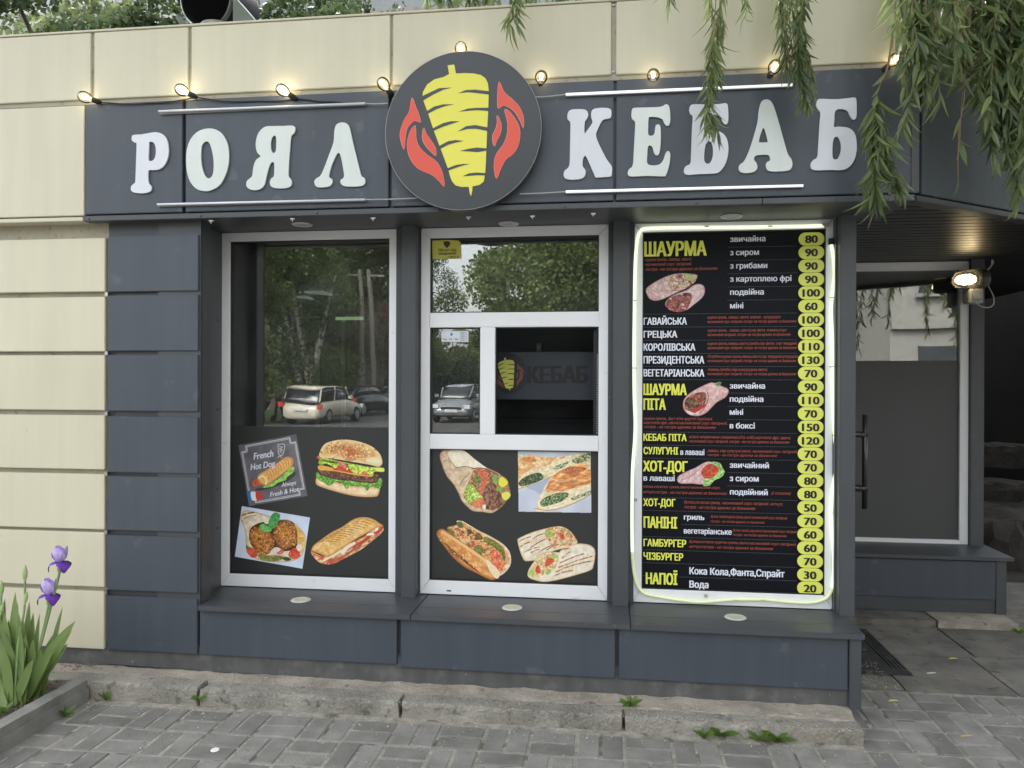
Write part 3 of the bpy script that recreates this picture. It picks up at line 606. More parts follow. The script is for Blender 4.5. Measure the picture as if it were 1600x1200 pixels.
# ------------------------------------------------------------------ text (turned into flat print)
TQ = []
def text(s, x0, x1, ytop, ybase, m, parent, Y, name='lettering', bold=.0, shear=0., capref='H', rot=0., label=None, conv=None, depth=0.0):
    """x0..x1 and ytop..ybase are where the capitals stand, measured in the photo; print lies on plane Y"""
    cu = bpy.data.curves.new('t', 'FONT'); cu.body = s; cu.size = 1; cu.shear = shear; cu.resolution_u = 2
    o = bpy.data.objects.new('t', cu); COL.objects.link(o)
    TQ.append((o, x0, x1, ytop, ybase, m, parent, Y, name, capref, rot, label, bold))
def glyph_fill(o, dg):
    """outlines of a text object -> (verts, tris, contour index per vertex); every outer contour is filled on its own with the holes lying in it"""
    cu = o.to_curve(dg); loops = []
    for sp in cu.splines:
        P_ = sp.bezier_points; n = len(P_); L_ = []
        for i in range(n):
            a, b = P_[i], P_[(i+1) % n]; p0, p1, p2, p3 = a.co, a.handle_right, b.handle_left, b.co
            L_.append((p0.x, p0.y)); d = (p3-p0)
            if d.length < 1e-6: continue
            off = abs(d.x*(p1.y-p0.y)-d.y*(p1.x-p0.x))/d.length+abs(d.x*(p2.y-p0.y)-d.y*(p2.x-p0.x))/d.length
            if off > .004:
                for t in ((.5,) if off < .05 else (.33,.66)):
                    u = 1-t; q = p0*u*u*u+p1*3*u*u*t+p2*3*u*t*t+p3*t*t*t; L_.append((q.x, q.y))
        if len(L_) > 2: loops.append(L_)
    o.to_curve_clear()
    if not loops: return [], [], []
    V2, E2 = [], []
    for L_ in loops:
        k = len(V2); V2 += [Vector(p) for p in L_]; E2 += [(k+i, k+(i+1) % len(L_)) for i in range(len(L_))]
    vo, eo, fo = delaunay_2d_cdt(V2, E2, [], 0, 1e-5)[:3]
    vo = [(v.x, v.y) for v in vo]; vv = np.array(vo); F_ = np.array([f for f in fo if len(f) == 3]); c = vv[F_].mean(1)
    A_ = np.array([V2[e[0]] for e in E2]); B_ = np.array([V2[e[1]] for e in E2]); wn = np.zeros(len(c), int)
    for i in range(len(A_)):   # winding number of every triangle centre
        x1, y1 = A_[i]; x2, y2 = B_[i]
        if y1 == y2: continue
        hit = ((y1 > c[:,1]) != (y2 > c[:,1])) & (c[:,0] < (x2-x1)*(c[:,1]-y1)/(y2-y1)+x1); wn += hit*(1 if y2 > y1 else -1)
    F_ = [tuple(int(q) for q in f) for f in F_[wn != 0]]
    return vo, F_, [0]*len(vo)
def flush_text():
    bpy.context.view_layer.update(); dg = bpy.context.evaluated_depsgraph_get()
    for (o, x0, x1, yt, yb, m, par, Y, name, capref, rot, label, bold) in TQ:
        V0, F0, K0 = glyph_fill(o, dg); n = len(V0)
        co = np.array([(p[0], p[1], 0) for p in V0]); kk = np.array(K0)*5e-5
        a = U(x0, yb, Y=Y); b = U(x1, yb, Y=Y); t = U(x0, yt, Y=Y)
        capH = .73 if capref == 'H' else .545
        sx = (b[0]-a[0])/(co[:,0].max()-co[:,0].min()); sz = (t[2]-a[2])/capH
        lx = (co[:,0]-co[:,0].min())*sx; lz = co[:,1]*sz
        c, s_ = math.cos(rot), math.sin(rot)
        out = np.stack([a[0]+lx*c-lz*s_, Y-kk, a[2]+lx*s_+lz*c], 1); V_ = []; F_ = []
        # heavier weight: the outline is thickened by shifted copies, each a hair in front of the last
        for q, (ux, uz) in enumerate(((0,0),(-1,-.5),(1,.5),(-1,.5),(1,-.5)) if bold else ((0,0),)):
            sh = out+np.array([ux*bold*sx*1.1, -q*.00022, uz*bold*sz*.5]); V_ += sh.tolist(); F_ += [tuple(i+q*n for i in p) for p in F0]
        me = bpy.data.meshes.new(name); me.from_pydata(V_, [], F_); me.update()
        me.materials.clear(); me.materials.append(m)
        ob = link(name, me, par); me.name = name
        if label: ob['label'] = label
        cu = o.data; bpy.data.objects.remove(o); bpy.data.curves.remove(cu)
    TQ.clear()
ty = mat('print_yellow', rgb(230,234,92), .45); tw = mat('print_white', rgb(225,228,240), .45); tr = mat('print_rust', rgb(172,84,66), .5)
bad_m = mat('badge_yellow', rgb(226,231,104), .45); ink = mat('badge_ink', (.01,.01,.012), .5); dotm = mat('dotted_grey', rgb(120,120,125), .6)
TY = MY-.0012
def z(reg, x, y): return (1000+x/5.161, {3:340, 4:540, 5:740}[reg]+y/5.161)
def mt(reg, s, x0, x1, yt, yb, m, name, bold=.03, shear=0., cap='H'):
    a = z(reg, x0, yt); b = z(reg, x1, yb); text(s, a[0], b[0], a[1], b[1], m, menu, TY, name, bold, shear, cap)
H = 'heading'; I_ = 'item_name'; D = 'description_text'
mt(3,'ШАУРМА',38,532,196,313,ty,H,.045)
mt(3,'курка-гриль, лаваш, овочі,',42,416,333,351,tr,D,.0,.35,'x'); mt(3,'часниковий соус лагідний,',42,414,371,389,tr,D,.0,.35,'x'); mt(3,'гостра - не гостра аджика за бажанням',42,626,411,429,tr,D,.0,.35,'x')
for s, x1, y in (('звичайна',1010,196),('з сиром',958,304),('з грибами',1025,411),('з картоплею фрі',1220,517),('подвійна',997,623),('міні',832,732)): mt(3,s,728,x1,y-34,y,tw,I_,.022,0,'x')
for s, x1, yt, yb in (('ГАВАЙСЬКА',376,808,864),('ГРЕЦЬКА',298,914,968),('КОРОЛІВСЬКА',444,1016,1073)): mt(3,s,30,x1,yt,yb,tw,H,.04)
for l1, e1, l2, e2, y in (('курка-гриль, лаваш, овочі, ананас , кукурудза,',1135,'часниковий соус лагідний, гостра- не гостра аджика за бажанням',1262,815),('курка-гриль , лаваш ,овочі,сир фета, оливки,соус',1182,'часниковий лагідний, гостра- не гостра аджика за бажанням',1216,920),('курка-гриль,лаваш,овочі,гриби,сир фета, сир твердий,',1266,'часниковий соус лагідний, гостра- не гостра аджика за бажанням',1264,1026)):
    mt(3,l1,543,e1,y-17,y,tr,D,0,.35,'x'); mt(3,l2,543,e2,y+18,y+35,tr,D,0,.35,'x')
for s, yt, yb in (('ПРЕЗИДЕНТСЬКА',85,144),('ВЕГЕТАРІАНСЬКА',191,248)): mt(4,s,30,516,yt,yb,tw,H,.04)
for l1, e1, l2, e2, y in (('Потрійна курка-гриль,лаваш,овочі,сир твердий,кукурудза,',1274,'часниковий соус лагідний, гостра- не гостра аджика за бажанням',1260,98),('лаваш,гриби,сир,кукурудза,овочі,',1028,'часниковий соус лагідний, гостра- не гостра аджика за бажанням',1260,203)):
    mt(4,l1,543,e1,y-17,y,tr,D,0,.35,'x'); mt(4,l2,543,e2,y+18,y+35,tr,D,0,.35,'x')
mt(4,'ШАУРМА',30,374,308,397,ty,H,.05); mt(4,'ПІТА',30,204,427,516,ty,H,.05)
mt(4,'курка-гриль, 2шт піта круглі порізані,',30,583,580,597,tr,D,0,.35,'x'); mt(4,'картопля фрі, овочі,часниковий соус лагідний,',30,702,614,631,tr,D,0,.35,'x'); mt(4,'гостра - не гостра аджика за бажанням',30,612,648,665,tr,D,0,.35,'x')
for s, x1, y in (('звичайна',1006,346),('подвійна',993,452),('міні',830,557),('в боксі',924,667)): mt(4,s,725,x1,y-34,y,tw,I_,.03,0,'x')
mt(4,'КЕБАБ ПІТА',30,374,710,766,ty,H,.04); mt(4,'СУЛУГУНІ',30,306,817,874,ty,H,.04); mt(4,'в лаваші',327,518,846,880,tw,I_,.03,0,'x'); mt(4,'ХОТ-ДОГ',28,380,928,1012,ty,H,.05); mt(4,'в лаваші',30,278,1055,1088,tw,I_,.03,0,'x')
mt(4,"м'ясо яловичини смажене,піта хліб,картопля фрі, овочі,",395,1214,728,746,tr,D,0,.35,'x'); mt(4,'часниковий соус лагідний, гостра - не гостра аджика за бажанням',395,1206,763,780,tr,D,0,.35,'x')
mt(4,'лаваш, сир сулугуні,овочі, часниковий соус лагідний,',543,1266,840,857,tr,D,0,.35,'x'); mt(4,'гостра - не гостра аджика за бажанням',543,1106,875,890,tr,D,0,.35,'x')
mt(4,'звичайний',725,1038,950,984,tw,I_,.03,0,'x'); mt(4,'з сиром',725,955,1057,1092,tw,I_,.03,0,'x'); mt(5,'подвійний',727,1028,134,168,tw,I_,.03,0,'x'); mt(5,'(2 сосиски)',1058,1214,150,168,tr,D,0,.35,'x')
mt(5,'лаваш,сосиска -гриль,овочі,часниковий соус,',16,645,96,112,tr,D,0,.35,'x'); mt(5,'кетчуп,гостра - не гостра аджика за бажанням',16,702,140,157,tr,D,0,.35,'x')
mt(5,'ХОТ-ДОГ',28,284,200,260,ty,H,.04); mt(5,'булка,сосиска-гриль, часниковий соус лагідний, кетчуп,',355,1150,222,240,tr,D,0,.35,'x'); mt(5,'гостра - не гостра аджика за бажанням',355,930,262,280,tr,D,0,.35,'x')
mt(5,'ПАНІНІ',32,296,345,435,ty,H,.05); mt(5,'гриль',355,517,338,370,tw,I_,.03,0,'x'); mt(5,'вегетаріанське',355,738,448,482,tw,I_,.03,0,'x')
mt(5,'булка паніні,курка-гриль,овочі,часниковий соус лагідний,',570,1188,338,355,tr,D,0,.35,'x'); mt(5,'гостра - не гостра аджика за бажанням',570,1004,378,393,tr,D,0,.35,'x')
mt(5,'булка паніні,,сир,овочі,часниковий соус лагідний,',748,1272,450,466,tr,D,0,.35,'x'); mt(5,'гостра - не гостра аджика за бажанням',748,1184,486,501,tr,D,0,.35,'x')
mt(5,'ГАМБУРГЕР',30,370,525,584,ty,H,.04); mt(5,'ЧІЗБУРГЕР',30,346,634,692,ty,H,.04); mt(5,'НАПОЇ',50,298,798,888,ty,H,.05)
mt(5,'булка,котлета куряча-гриль,овочі,часниковий соус лагідний,',397,1258,540,557,tr,D,0,.35,'x'); mt(5,'кетчуп,гостра - не гостра аджика за бажанням',397,1074,580,597,tr,D,0,.35,'x')
mt(5,'Кока Кола,Фанта,Спрайт',400,1163,754,810,tw,H,.035); mt(5,'Вода',400,550,862,918,tw,H,.035)
prices = [80,90,90,90,100,60,100,100,110,130,70,90,110,70,150,120,70,70,80,80,50,70,60,60,70,30,20]
ztop, zbot = UZ(1267, 373.5, MY), UZ(1267, 919, MY); bxc = UX(1266.8, 640, MY); bw, bh = .0655, .0343
for i, pr in enumerate(prices):
    zc = ztop+(zbot-ztop)*i/26; pts = []
    for sgn in (1, -1):
        for k in range(9):
            a = -math.pi/2+math.pi*k/8; pts.append((bxc+sgn*((bw-bh)+math.cos(a)*bh), zc+sgn*math.sin(a)*bh))
    o = MB().prism(pts, [], MY-.0012, MY-.0002).build('price_badge', bad_m, menu)
    q0 = (len(str(pr))*11.2)/2; s = str(pr); c = RC.T@(np.array([bxc, MY, zc])-CAM); cxp, cyp = 800+FPX*c[0]/c[2], 600+FPX*c[1]/c[2]
    w = 9.3 if len(s) == 2 else 13.0
    text(s, cxp-w, cxp+w, cyp-6.1, cyp+6.1, ink, o, MY-.0024, 'price_number', .035)
# dotted rules
mb = MB()
def dots(x0, x1, y):
    a = U(x0, y, Y=MY); a[2] = UZ(1267, y, MY); b = UX(x1, y, MY); n = int((b-a[0])/.0085)
    for k in range(n): x = a[0]+k*.0085; mb.box(x, x+.0038, MY-.0008, MY-.0001, a[2]-.0008, a[2]+.0008)
for k, i in enumerate(range(26)):
    yy = 373.5+(i+.5)*(919-373.5)/26
    full = i >= 5 and i not in (11,12,13,17,18,21)
    dots(1002 if full else (1137 if i < 20 else 1065), 1248, yy)
tag(mb.build('dotted_rule', dotm, menu, fix=False), kind='stuff')
# ------------------------------------------------------------------ painted food prints (cut vinyl), colour held per vertex
def pip(poly, X, Y):
    c = np.zeros(X.shape, bool); n = len(poly)
    for i in range(n):
        x1, y1 = poly[i-1]; x2, y2 = poly[i]
        if y1 == y2: continue
        c ^= ((y1 > Y) != (y2 > Y)) & (X < (x2-x1)*(Y-y1)/(y2-y1)+x1)
    return c
def vn(x, y, sc, seed=0):
    x = x/sc; y = y/sc; i = np.floor(x).astype(int); j = np.floor(y).astype(int); fx_, fy_ = x-i, y-j
    fx_ = fx_*fx_*(3-2*fx_); fy_ = fy_*fy_*(3-2*fy_)
    def h(a, b): v = np.sin(a*127.1+b*311.7+seed*74.7)*43758.5453; return v-np.floor(v)
    return (h(i,j)*(1-fx_)+h(i+1,j)*fx_)*(1-fy_)+(h(i,j+1)*(1-fx_)+h(i+1,j+1)*fx_)*fy_
class Art:
    def __init__(s, x0, y0, x1, y1, pitch, org, sc):
        pitch *= .62; xs = np.arange(x0, x1+pitch, pitch); ys = np.arange(y0, y1+pitch, pitch); s.nx, s.ny = len(xs), len(ys)
        s.X, s.Y = np.meshgrid(xs, ys); s.C = np.zeros(s.X.shape+(3,)); s.M = np.zeros(s.X.shape, bool); s.org, s.sc = org, sc; s.k = 0
    def fill(s, poly, col, col2=None, n=0.0, ns=12, edge=None, ew=30, smooth=True, cut=True, thr=None, only=None, stretch=(1,1), ang=0):
        P = catmull(poly, 4) if smooth else poly; m = pip(P, s.X, s.Y); s.k += 1
        if only is not None: m = m & only
        ca, sa = math.cos(ang), math.sin(ang); xr = (s.X*ca+s.Y*sa)*stretch[0]; yr = (-s.X*sa+s.Y*ca)*stretch[1]
        t = .6*vn(xr, yr, ns, s.k)+.4*vn(xr, yr, ns/2.3, s.k+50)
        c = np.array(col, float)[None,None,:]*np.ones(s.X.shape+(1,))
        if col2 is not None:
            tt = np.clip((t-.3)/.4, 0, 1) if thr is None else (t > thr).astype(float)
            c = c*(1-tt[...,None])+np.array(col2, float)*tt[...,None]
        if n: c = c*(1+n*(vn(xr, yr, ns*.45, s.k+9)-.5)*2)[...,None]
        if edge is not None:
            d = np.full(s.X.shape, 1e9); Q = P[::2]
            for i in range(len(Q)):
                a = np.array(Q[i-1]); b = np.array(Q[i]); ab = b-a; L2 = max(ab@ab, 1e-6)
                tt = np.clip(((s.X-a[0])*ab[0]+(s.Y-a[1])*ab[1])/L2, 0, 1); d = np.minimum(d, np.hypot(s.X-a[0]-tt*ab[0], s.Y-a[1]-tt*ab[1]))
            e = np.clip(1-d/ew, 0, 1)[...,None]**1.3; c = c*(1-e)+np.array(edge, float)*e
        s.C[m] = c[m]
        if cut: s.M |= m
        return m
    def stroke(s, pts, w, col, n=0, only=None):
        pts = catmull(pts, 5, False); d = np.full(s.X.shape, 1e9)
        for i in range(len(pts)-1):
            a = np.array(pts[i]); b = np.array(pts[i+1]); ab = b-a; L2 = max(ab@ab, 1e-6); tt = np.clip(((s.X-a[0])*ab[0]+(s.Y-a[1])*ab[1])/L2, 0, 1)
            d = np.minimum(d, np.hypot(s.X-a[0]-tt*ab[0], s.Y-a[1]-tt*ab[1]))
        al = np.clip((w-d)/(w*.4), 0, 1)*(s.M if only is None else only)
        if n: al = al*np.clip(.5+n*(vn(s.X, s.Y, 14, 3)-.3), 0, 1)
        s.C = s.C*(1-al[...,None])+np.array(col, float)*al[...,None]
    def dots(s, mask, cnt, r, cols, seed=1, asp=1.6, ang=None):
        rg = np.random.RandomState(seed); ys, xs = np.nonzero(mask)
        if len(xs) == 0: return
        for _ in range(cnt):
            k = rg.randint(len(xs)); cx_, cy_ = s.X[ys[k],xs[k]], s.Y[ys[k],xs[k]]; a = rg.uniform(0, 3.14) if ang is None else ang+rg.normal(0, .3); rr = r*rg.uniform(.6, 1.3)
            dx, dy = s.X-cx_, s.Y-cy_; u = dx*math.cos(a)+dy*math.sin(a); v = -dx*math.sin(a)+dy*math.cos(a)
            al = np.clip(1.4-np.hypot(u/asp, v)/rr, 0, 1)*mask; s.C = s.C*(1-al[...,None])+np.array(cols[rg.randint(len(cols))], float)*al[...,None]
    def make(s, name, parent, Y, label=None, thick=.0008):
        px = s.org[0]+s.X/s.sc; py = s.org[1]+s.Y/s.sc
        D_ = np.stack([(px-800)/FPX, (py-600)/FPX, np.ones_like(px)], -1) @ RC.T; t = (Y-CAM[1])/D_[...,1]; P = CAM+D_*t[...,None]
        fm_ = s.M[:-1,:-1] & s.M[1:,:-1] & s.M[:-1,1:] & s.M[1:,1:]
        jj, ii = np.nonzero(fm_); a = jj*s.nx+ii; F = np.stack([a, a+1, a+s.nx+1, a+s.nx], 1)
        used = np.unique(F); mp = np.full(s.nx*s.ny, -1); mp[used] = np.arange(len(used)); F = mp[F]
        me = bpy.data.meshes.new(name); me.from_pydata(P.reshape(-1,3)[used].tolist(), [], F[:, ::-1].tolist()); me.update()
        ca = me.color_attributes.new('print', 'FLOAT_COLOR', 'POINT')
        lin = s2l(np.clip(s.C, 0, 255)).reshape(-1,3)[used]; ca.data.foreach_set('color', np.concatenate([lin, np.ones((len(lin),1))], 1).astype(np.float32).ravel())
        me.materials.append(mat('food_print', attr='print', rough=.4)); o = link(name, me, parent)
        if label: o['label'] = label
        return o
GA = ((365,670), 5.216); GB = ((670,690), 5.2185)
PY1, PY2 = .0245, .0285
# sesame burger
A = Art(650,70,1240,575,3.6,*GA)
A.fill([(668,440),(672,400),(700,385),(800,420),(950,460),(1100,470),(1190,470),(1180,540),(1150,555),(1080,558),(960,545),(820,510),(720,478),(680,460)], (238,205,160),(246,225,185),.04,30,edge=(205,150,95),ew=26)
A.fill([(668,380),(690,350),(760,370),(900,390),(1050,400),(1150,405),(1205,400),(1212,440),(1190,490),(1150,480),(1120,465),(1090,505),(1060,470),(1000,470),(960,455),(920,490),(890,450),(840,430),(780,465),(740,440),(700,420)], (86,140,52),(140,190,84),.35,14)
A.fill([(690,350),(700,322),(760,318),(860,335),(980,360),(1100,375),(1180,360),(1185,400),(1160,440),(1080,440),(960,425),(850,415),(760,395),(705,375)], (78,46,36),(140,98,80),.45,9,edge=(50,28,22),ew=14)
A.fill([(690,300),(740,300),(860,330),(1000,355),(1130,380),(1100,390),(960,372),(820,345),(700,335)], (233,168,72),(240,180,90),.05,20)
A.fill([(830,290),(880,300),(990,330),(975,362),(880,345),(810,330)], (196,60,42),(214,88,60),.1,16)
A.fill([(1000,330),(1080,345),(1140,365),(1090,385),(1010,365)], (226,120,80),None,.1)
A.fill([(690,285),(700,250),(720,225),(800,250),(900,270),(1000,290),(1100,310),(1200,315),(1228,330),(1222,352),(1150,350),(1130,385),(1060,345),(1030,375),(960,345),(930,300),(870,290),(830,322),(790,300),(750,285),(720,295)], (150,186,54),(206,222,100),.3,18)
A.fill([(700,250),(760,255),(830,265),(900,280),(1000,305),(940,300),(860,285),(780,278)], (60,96,36),(100,130,50),.3,12)
A.stroke([(925,330),(940,300),(990,310),(1000,345),(980,350)], 9, (216,232,110)); A.stroke([(1030,335),(1035,295),(1080,290),(1095,330),(1060,335)], 8, (222,236,120))
A.fill([(845,272),(880,268),(925,300),(915,325),(870,305),(850,290)], (196,110,88),(222,150,120),.2,12)
A.fill([(1160,320),(1222,318),(1228,345),(1210,352),(1160,345)], (226,232,104),None,.05)
A.fill([(678,225),(700,218),(720,232),(700,248),(682,242)], (214,104,72))
top = A.fill([(700,225),(705,180),(740,125),(800,100),(870,88),(950,90),(1040,108),(1130,145),(1190,200),(1212,255),(1210,290),(1180,310),(1100,292),(980,272),(860,252),(760,238)], (206,146,86),(226,172,110),.1,60,edge=(240,214,160),ew=62)
A.fill([(880,150),(960,140),(1010,190),(1000,250),(930,262),(880,220)], (186,104,56),(206,130,78),.1,40,edge=(208,150,90),ew=38,cut=False)
A.fill([(1080,240),(1190,230),(1205,290),(1100,285)], (236,228,190),None,.03,cut=False,edge=(232,208,150),ew=25)
A.dots(top & (A.Y < 245), 120, 4.6, [(246,222,170),(238,208,150),(150,92,50),(250,232,190)], 4)
A.make('food_print', w1, PY1, 'burger picture with sesame bun, lettuce and patty')
# panini
A = Art(615,705,1235,1115,3.6,*GA)
A.fill([(628,1010),(640,1000),(760,1040),(900,960),(1050,880),(1140,820),(1200,775),(1222,800),(1215,840),(1150,900),(1040,985),(900,1060),(820,1100),(740,1104),(690,1085),(650,1045)], (232,200,150),(206,96,70),.2,26,stretch=(.6,1.4),ang=-.6)
for (a, b, c, w, col) in (((740,1070),(830,1020),(900,985),13,(240,225,190)),((890,1010),(930,960),(980,935),20,(240,230,204)),((980,960),(1080,900),(1130,855),12,(188,70,52)),((1090,860),(1150,850),(1170,800),14,(244,234,214)),((1150,850),(1190,830),(1215,800),11,(190,66,50)),((800,1085),(880,1050),(960,1000),8,(190,92,66)),((920,1020),(1000,970),(1080,910),5,(120,90,60))): A.stroke([a,b,c], w, col)
A.fill([(632,990),(650,950),(720,895),(800,840),(880,800),(960,745),(1020,722),(1090,720),(1150,740),(1200,775),(1222,795),(1180,800),(1110,840),(1000,900),(880,980),(800,1030),(760,1045),(700,1020),(645,1000)], (228,178,100),(240,204,140),.08,40,edge=(196,132,66),ew=22)
for k in range(12):
    x = 690+k*30; y = 925-k*17
    A.stroke([(x,y),(x+50,y-12+k*1.0),(x+150-k*2,y-4+k*2.5)], 3.4, (150,84,40), 1.2)
A.make('food_print', w1, PY1, 'toasted panini picture with grill stripes')
# falafel photo card
A = Art(0,620,630,1150,4.2,*GA)
card = [(66,628),(624,722),(562,1142),(8,1043)]
A.fill(card, (206,216,236),(214,224,242),.02,120,smooth=False)
A.fill([(60,745),(66,690),(100,665),(190,680),(260,700),(370,735),(460,745),(560,830),(588,900),(575,990),(540,1050),(440,1085),(300,1085),(180,1060),(110,1010),(98,900),(90,820)], (226,206,178),(238,224,200),.08,50,edge=(190,160,120),ew=16)
for s_ in ((((70,705),(110,690),(165,682)),)): A.stroke(list(s_), 7, (120,72,44), 1.5)
A.stroke([(70,750),(110,720),(180,705)], 5, (140,90,60), 1.3)
A.fill([(130,830),(200,770),(330,750),(430,745),(500,780),(520,900),(500,980),(380,1000),(250,1000),(150,940)], (60,36,24),(90,50,32),.2,20)
A.fill([(490,780),(560,840),(586,910),(570,990),(540,1010),(520,930)], (222,170,84),(236,196,120),.1,30)
def ball(P, sd): 
    m = A.fill(P, (172,104,46),(206,140,72),.3,16,edge=(112,58,24),ew=34); A.dots(m, 160, 5.5, [(226,170,90),(130,70,30),(236,190,110),(110,58,24),(190,120,60)], sd, 1.2)
ball([(125,880),(140,820),(190,795),(260,810),(320,870),(330,950),(300,1010),(240,1028),(180,995),(140,940)], 3)
ball([(330,810),(370,765),(440,750),(500,790),(520,870),(512,940),(460,975),(410,985),(355,950),(325,880)], 5)
A.fill([(104,960),(150,970),(195,1000),(190,1040),(150,1050),(110,1010)], (206,70,44),(226,110,78),.1,20)
A.fill([(455,1000),(500,970),(535,990),(540,1040),(490,1062),(450,1040)], (200,52,36),(224,96,70),.1,20)
A.fill([(340,985),(400,980),(405,1015),(360,1025)], (214,90,64),(232,150,120),.1)
A.fill([(300,1000),(340,965),(385,980),(350,1010),(310,1025)], (238,222,214),None,.05)
A.fill([(510,960),(545,940),(560,970),(530,1000)], (240,220,206),None,.05); A.fill([(248,755),(280,742),(300,770),(262,775)], (240,224,214))
A.fill([(205,1020),(280,1030),(390,1035),(385,1070),(290,1082),(215,1060)], (120,120,52),(166,160,84),.2,16)
A.fill([(390,1050),(440,1045),(470,1065),(430,1078)], (44,84,36)); A.fill([(104,945),(125,965),(115,985),(100,970)], (70,140,50))
A.fill([(285,790),(290,740),(320,690),(350,682),(378,700),(370,750),(340,800),(305,818)], (52,128,62),(92,174,96),.2,12); A.fill([(212,790),(245,775),(290,800),(312,828),(270,842),(225,828)], (92,180,84),(124,206,108),.1,16)
A.M &= pip(card, A.X, A.Y); A.make('food_print', w1, PY1, 'tilted white photo card showing two falafel balls in a wrap')
# french hot dog card
A = Art(30,35,612,640,4.4,*GA)
card = [(37,132),(512,42),(605,548),(125,632)]
A.fill(card, (98,95,100),(112,109,114),.08,70,smooth=False)
def inset(P, d):
    c = np.mean(P, axis=0); return [tuple(np.array(p)+(c-np.array(p))*d) for p in P]
q = inset(card, .075); R_ = [(q[i][0], q[i][1]) for i in range(4)]
for d, w in ((.075,3.4),(.115,2.0)):
    q = inset(card, d)
    for i in range(4):
        a, b = np.array(q[i]), np.array(q[(i+1)%4]); A.stroke([tuple(a+(b-a)*.09), tuple(a+(b-a)*.5), tuple(a+(b-a)*.91)], w, (222,224,230))
        e, f = np.array(q[i-1]), np.array(q[i]); ip = a+(b-a)*.09; iq = a+(e-a)*.09; mid = a+((b-a)+(e-a))*.085
        A.stroke([tuple(ip), tuple(mid), tuple(iq)], w, (222,224,230))
A.fill([(178,490),(250,475),(380,430),(480,350),(500,380),(400,450),(280,490),(200,505)], (60,58,60),None,.0,cut=False)
A.fill([(240,470),(300,450),(400,380),(470,310),(495,320),(480,360),(440,390),(420,420),(360,440),(320,470),(250,480)], (130,190,70),(160,214,96),.2,16,cut=False)
A.fill([(152,455),(160,425),(200,408),(250,398),(262,430),(240,452),(190,466),(165,470)], (196,84,48),(214,110,70),.1,20,cut=False)
A.fill([(195,400),(205,372),(250,345),(330,295),(410,238),(445,226),(480,240),(487,275),(470,310),(400,370),(320,430),(270,460),(235,455),(205,430)], (232,172,96),(240,190,118),.06,30,edge=(202,134,66),ew=16,cut=False)
for k in range(10): A.stroke([(262+k*21,352-k*13),(278+k*21,372-k*14),(290+k*20,410-k*14)], 3.2, (196,126,62))
A.stroke([(205,400),(240,385),(268,420),(262,450)], 9, (246,230,180)); A.fill([(105,512),(140,515),(150,580),(118,590)], (52,120,180),cut=False); A.fill([(140,515),(182,520),(190,578),(150,580)], (232,234,240),cut=False); A.fill([(182,518),(232,518),(220,545),(245,572),(190,580)], (206,64,54),cut=False)
A.stroke([(362,128),(415,130),(400,208),(368,205),(362,128)], 3, (226,228,232)); A.stroke([(372,145),(400,150),(374,165),(398,172),(376,185),(394,192)], 2.6, (226,228,232)); A.stroke([(360,235),(378,222),(392,236)], 2.6, (226,228,232))
A.M &= pip(card, A.X, A.Y); A.make('food_print', w1, PY1, 'tilted grey chalkboard card with a french hot dog')
def ga(s, x0, x1, yt, yb, bold, rot):
    text(s, 365+x0/5.216, 365+x1/5.216, 670+yt/5.216, 670+yb/5.216, tw, w1, PY1-.0012, 'card_lettering', bold, .3, 'H', rot)
ga('French',165,330,195,252,.02,rad(10)); ga('Hot Dog',140,346,285,338,.02,rad(10)); ga('Always',392,515,440,476,.01,rad(12)); ga('Fresh & Hot',300,540,515,555,.015,rad(12))
# lavash wrap
A = Art(80,55,680,595,3.8,*GB)
A.fill([(88,120),(105,78),(150,64),(240,66),(300,80),(350,120),(420,180),(480,215),(560,250),(600,280),(640,310),(668,430),(640,480),(608,520),(560,560),(510,585),(440,575),(360,568),(310,530),(265,480),(240,420),(200,350),(150,290),(120,230),(104,180)], (206,176,144),(228,204,174),.08,40,edge=(176,140,104),ew=16)
A.fill([(160,80),(240,66),(300,80),(360,130),(440,190),(470,215),(380,215),(300,200),(225,208),(190,170),(165,130)], (236,224,196),(242,234,212),.04,50)
A.stroke([(160,130),(190,175),(225,210),(300,202),(380,222)], 4, (150,112,80)); A.stroke([(120,160),(160,150),(175,190)], 3, (170,130,96)); A.stroke([(250,360),(280,310),(330,260)], 4, (160,120,88))
A.fill([(285,440),(300,380),(340,300),(360,240),(420,220),(500,235),(570,270),(640,310),(668,430),(640,480),(605,520),(540,560),(480,555),(400,540),(320,500)], (132,92,66),(186,142,100),.4,15)
m = A.fill([(440,400),(480,350),(520,330),(560,380),(600,450),(600,510),(540,550),(480,550),(450,500)], (104,68,50),(150,108,86),.5,9); A.dots(m, 90, 7, [(170,130,108),(80,50,36),(126,86,64)], 7, 2.2)
A.fill([(290,430),(310,360),(350,350),(410,420),(440,455),(380,495),(320,500)], (150,180,72),(198,214,120),.25,18)
A.fill([(370,300),(400,280),(440,310),(420,340),(380,330)], (84,104,56),(130,150,80),.2,12); A.fill([(395,240),(440,235),(475,260),(470,330),(430,430),(412,420),(430,330),(420,280)], (206,92,66),(222,130,96),.1,14)
A.fill([(345,505),(400,470),(450,470),(440,540),(380,530)], (214,106,70),(230,140,100),.1,14); A.fill([(575,300),(600,290),(640,320),(640,350),(600,372),(570,350)], (232,222,84)); A.fill([(600,420),(640,408),(668,430),(655,462),(620,478),(595,450)], (230,224,104)); A.fill([(520,280),(550,270),(565,330),(540,340),(525,320)], (110,160,66),(140,190,90),.1)
A.fill([(550,380),(590,370),(600,395),(560,405)], (124,176,74)); A.fill([(440,520),(465,515),(460,552),(440,545)], (238,230,214)); A.stroke([(350,225),(400,215),(470,225),(560,265)], 5, (150,60,66))
A.make('food_print', w2, PY2, 'lavash wrap picture filled with meat, lettuce and tomato')
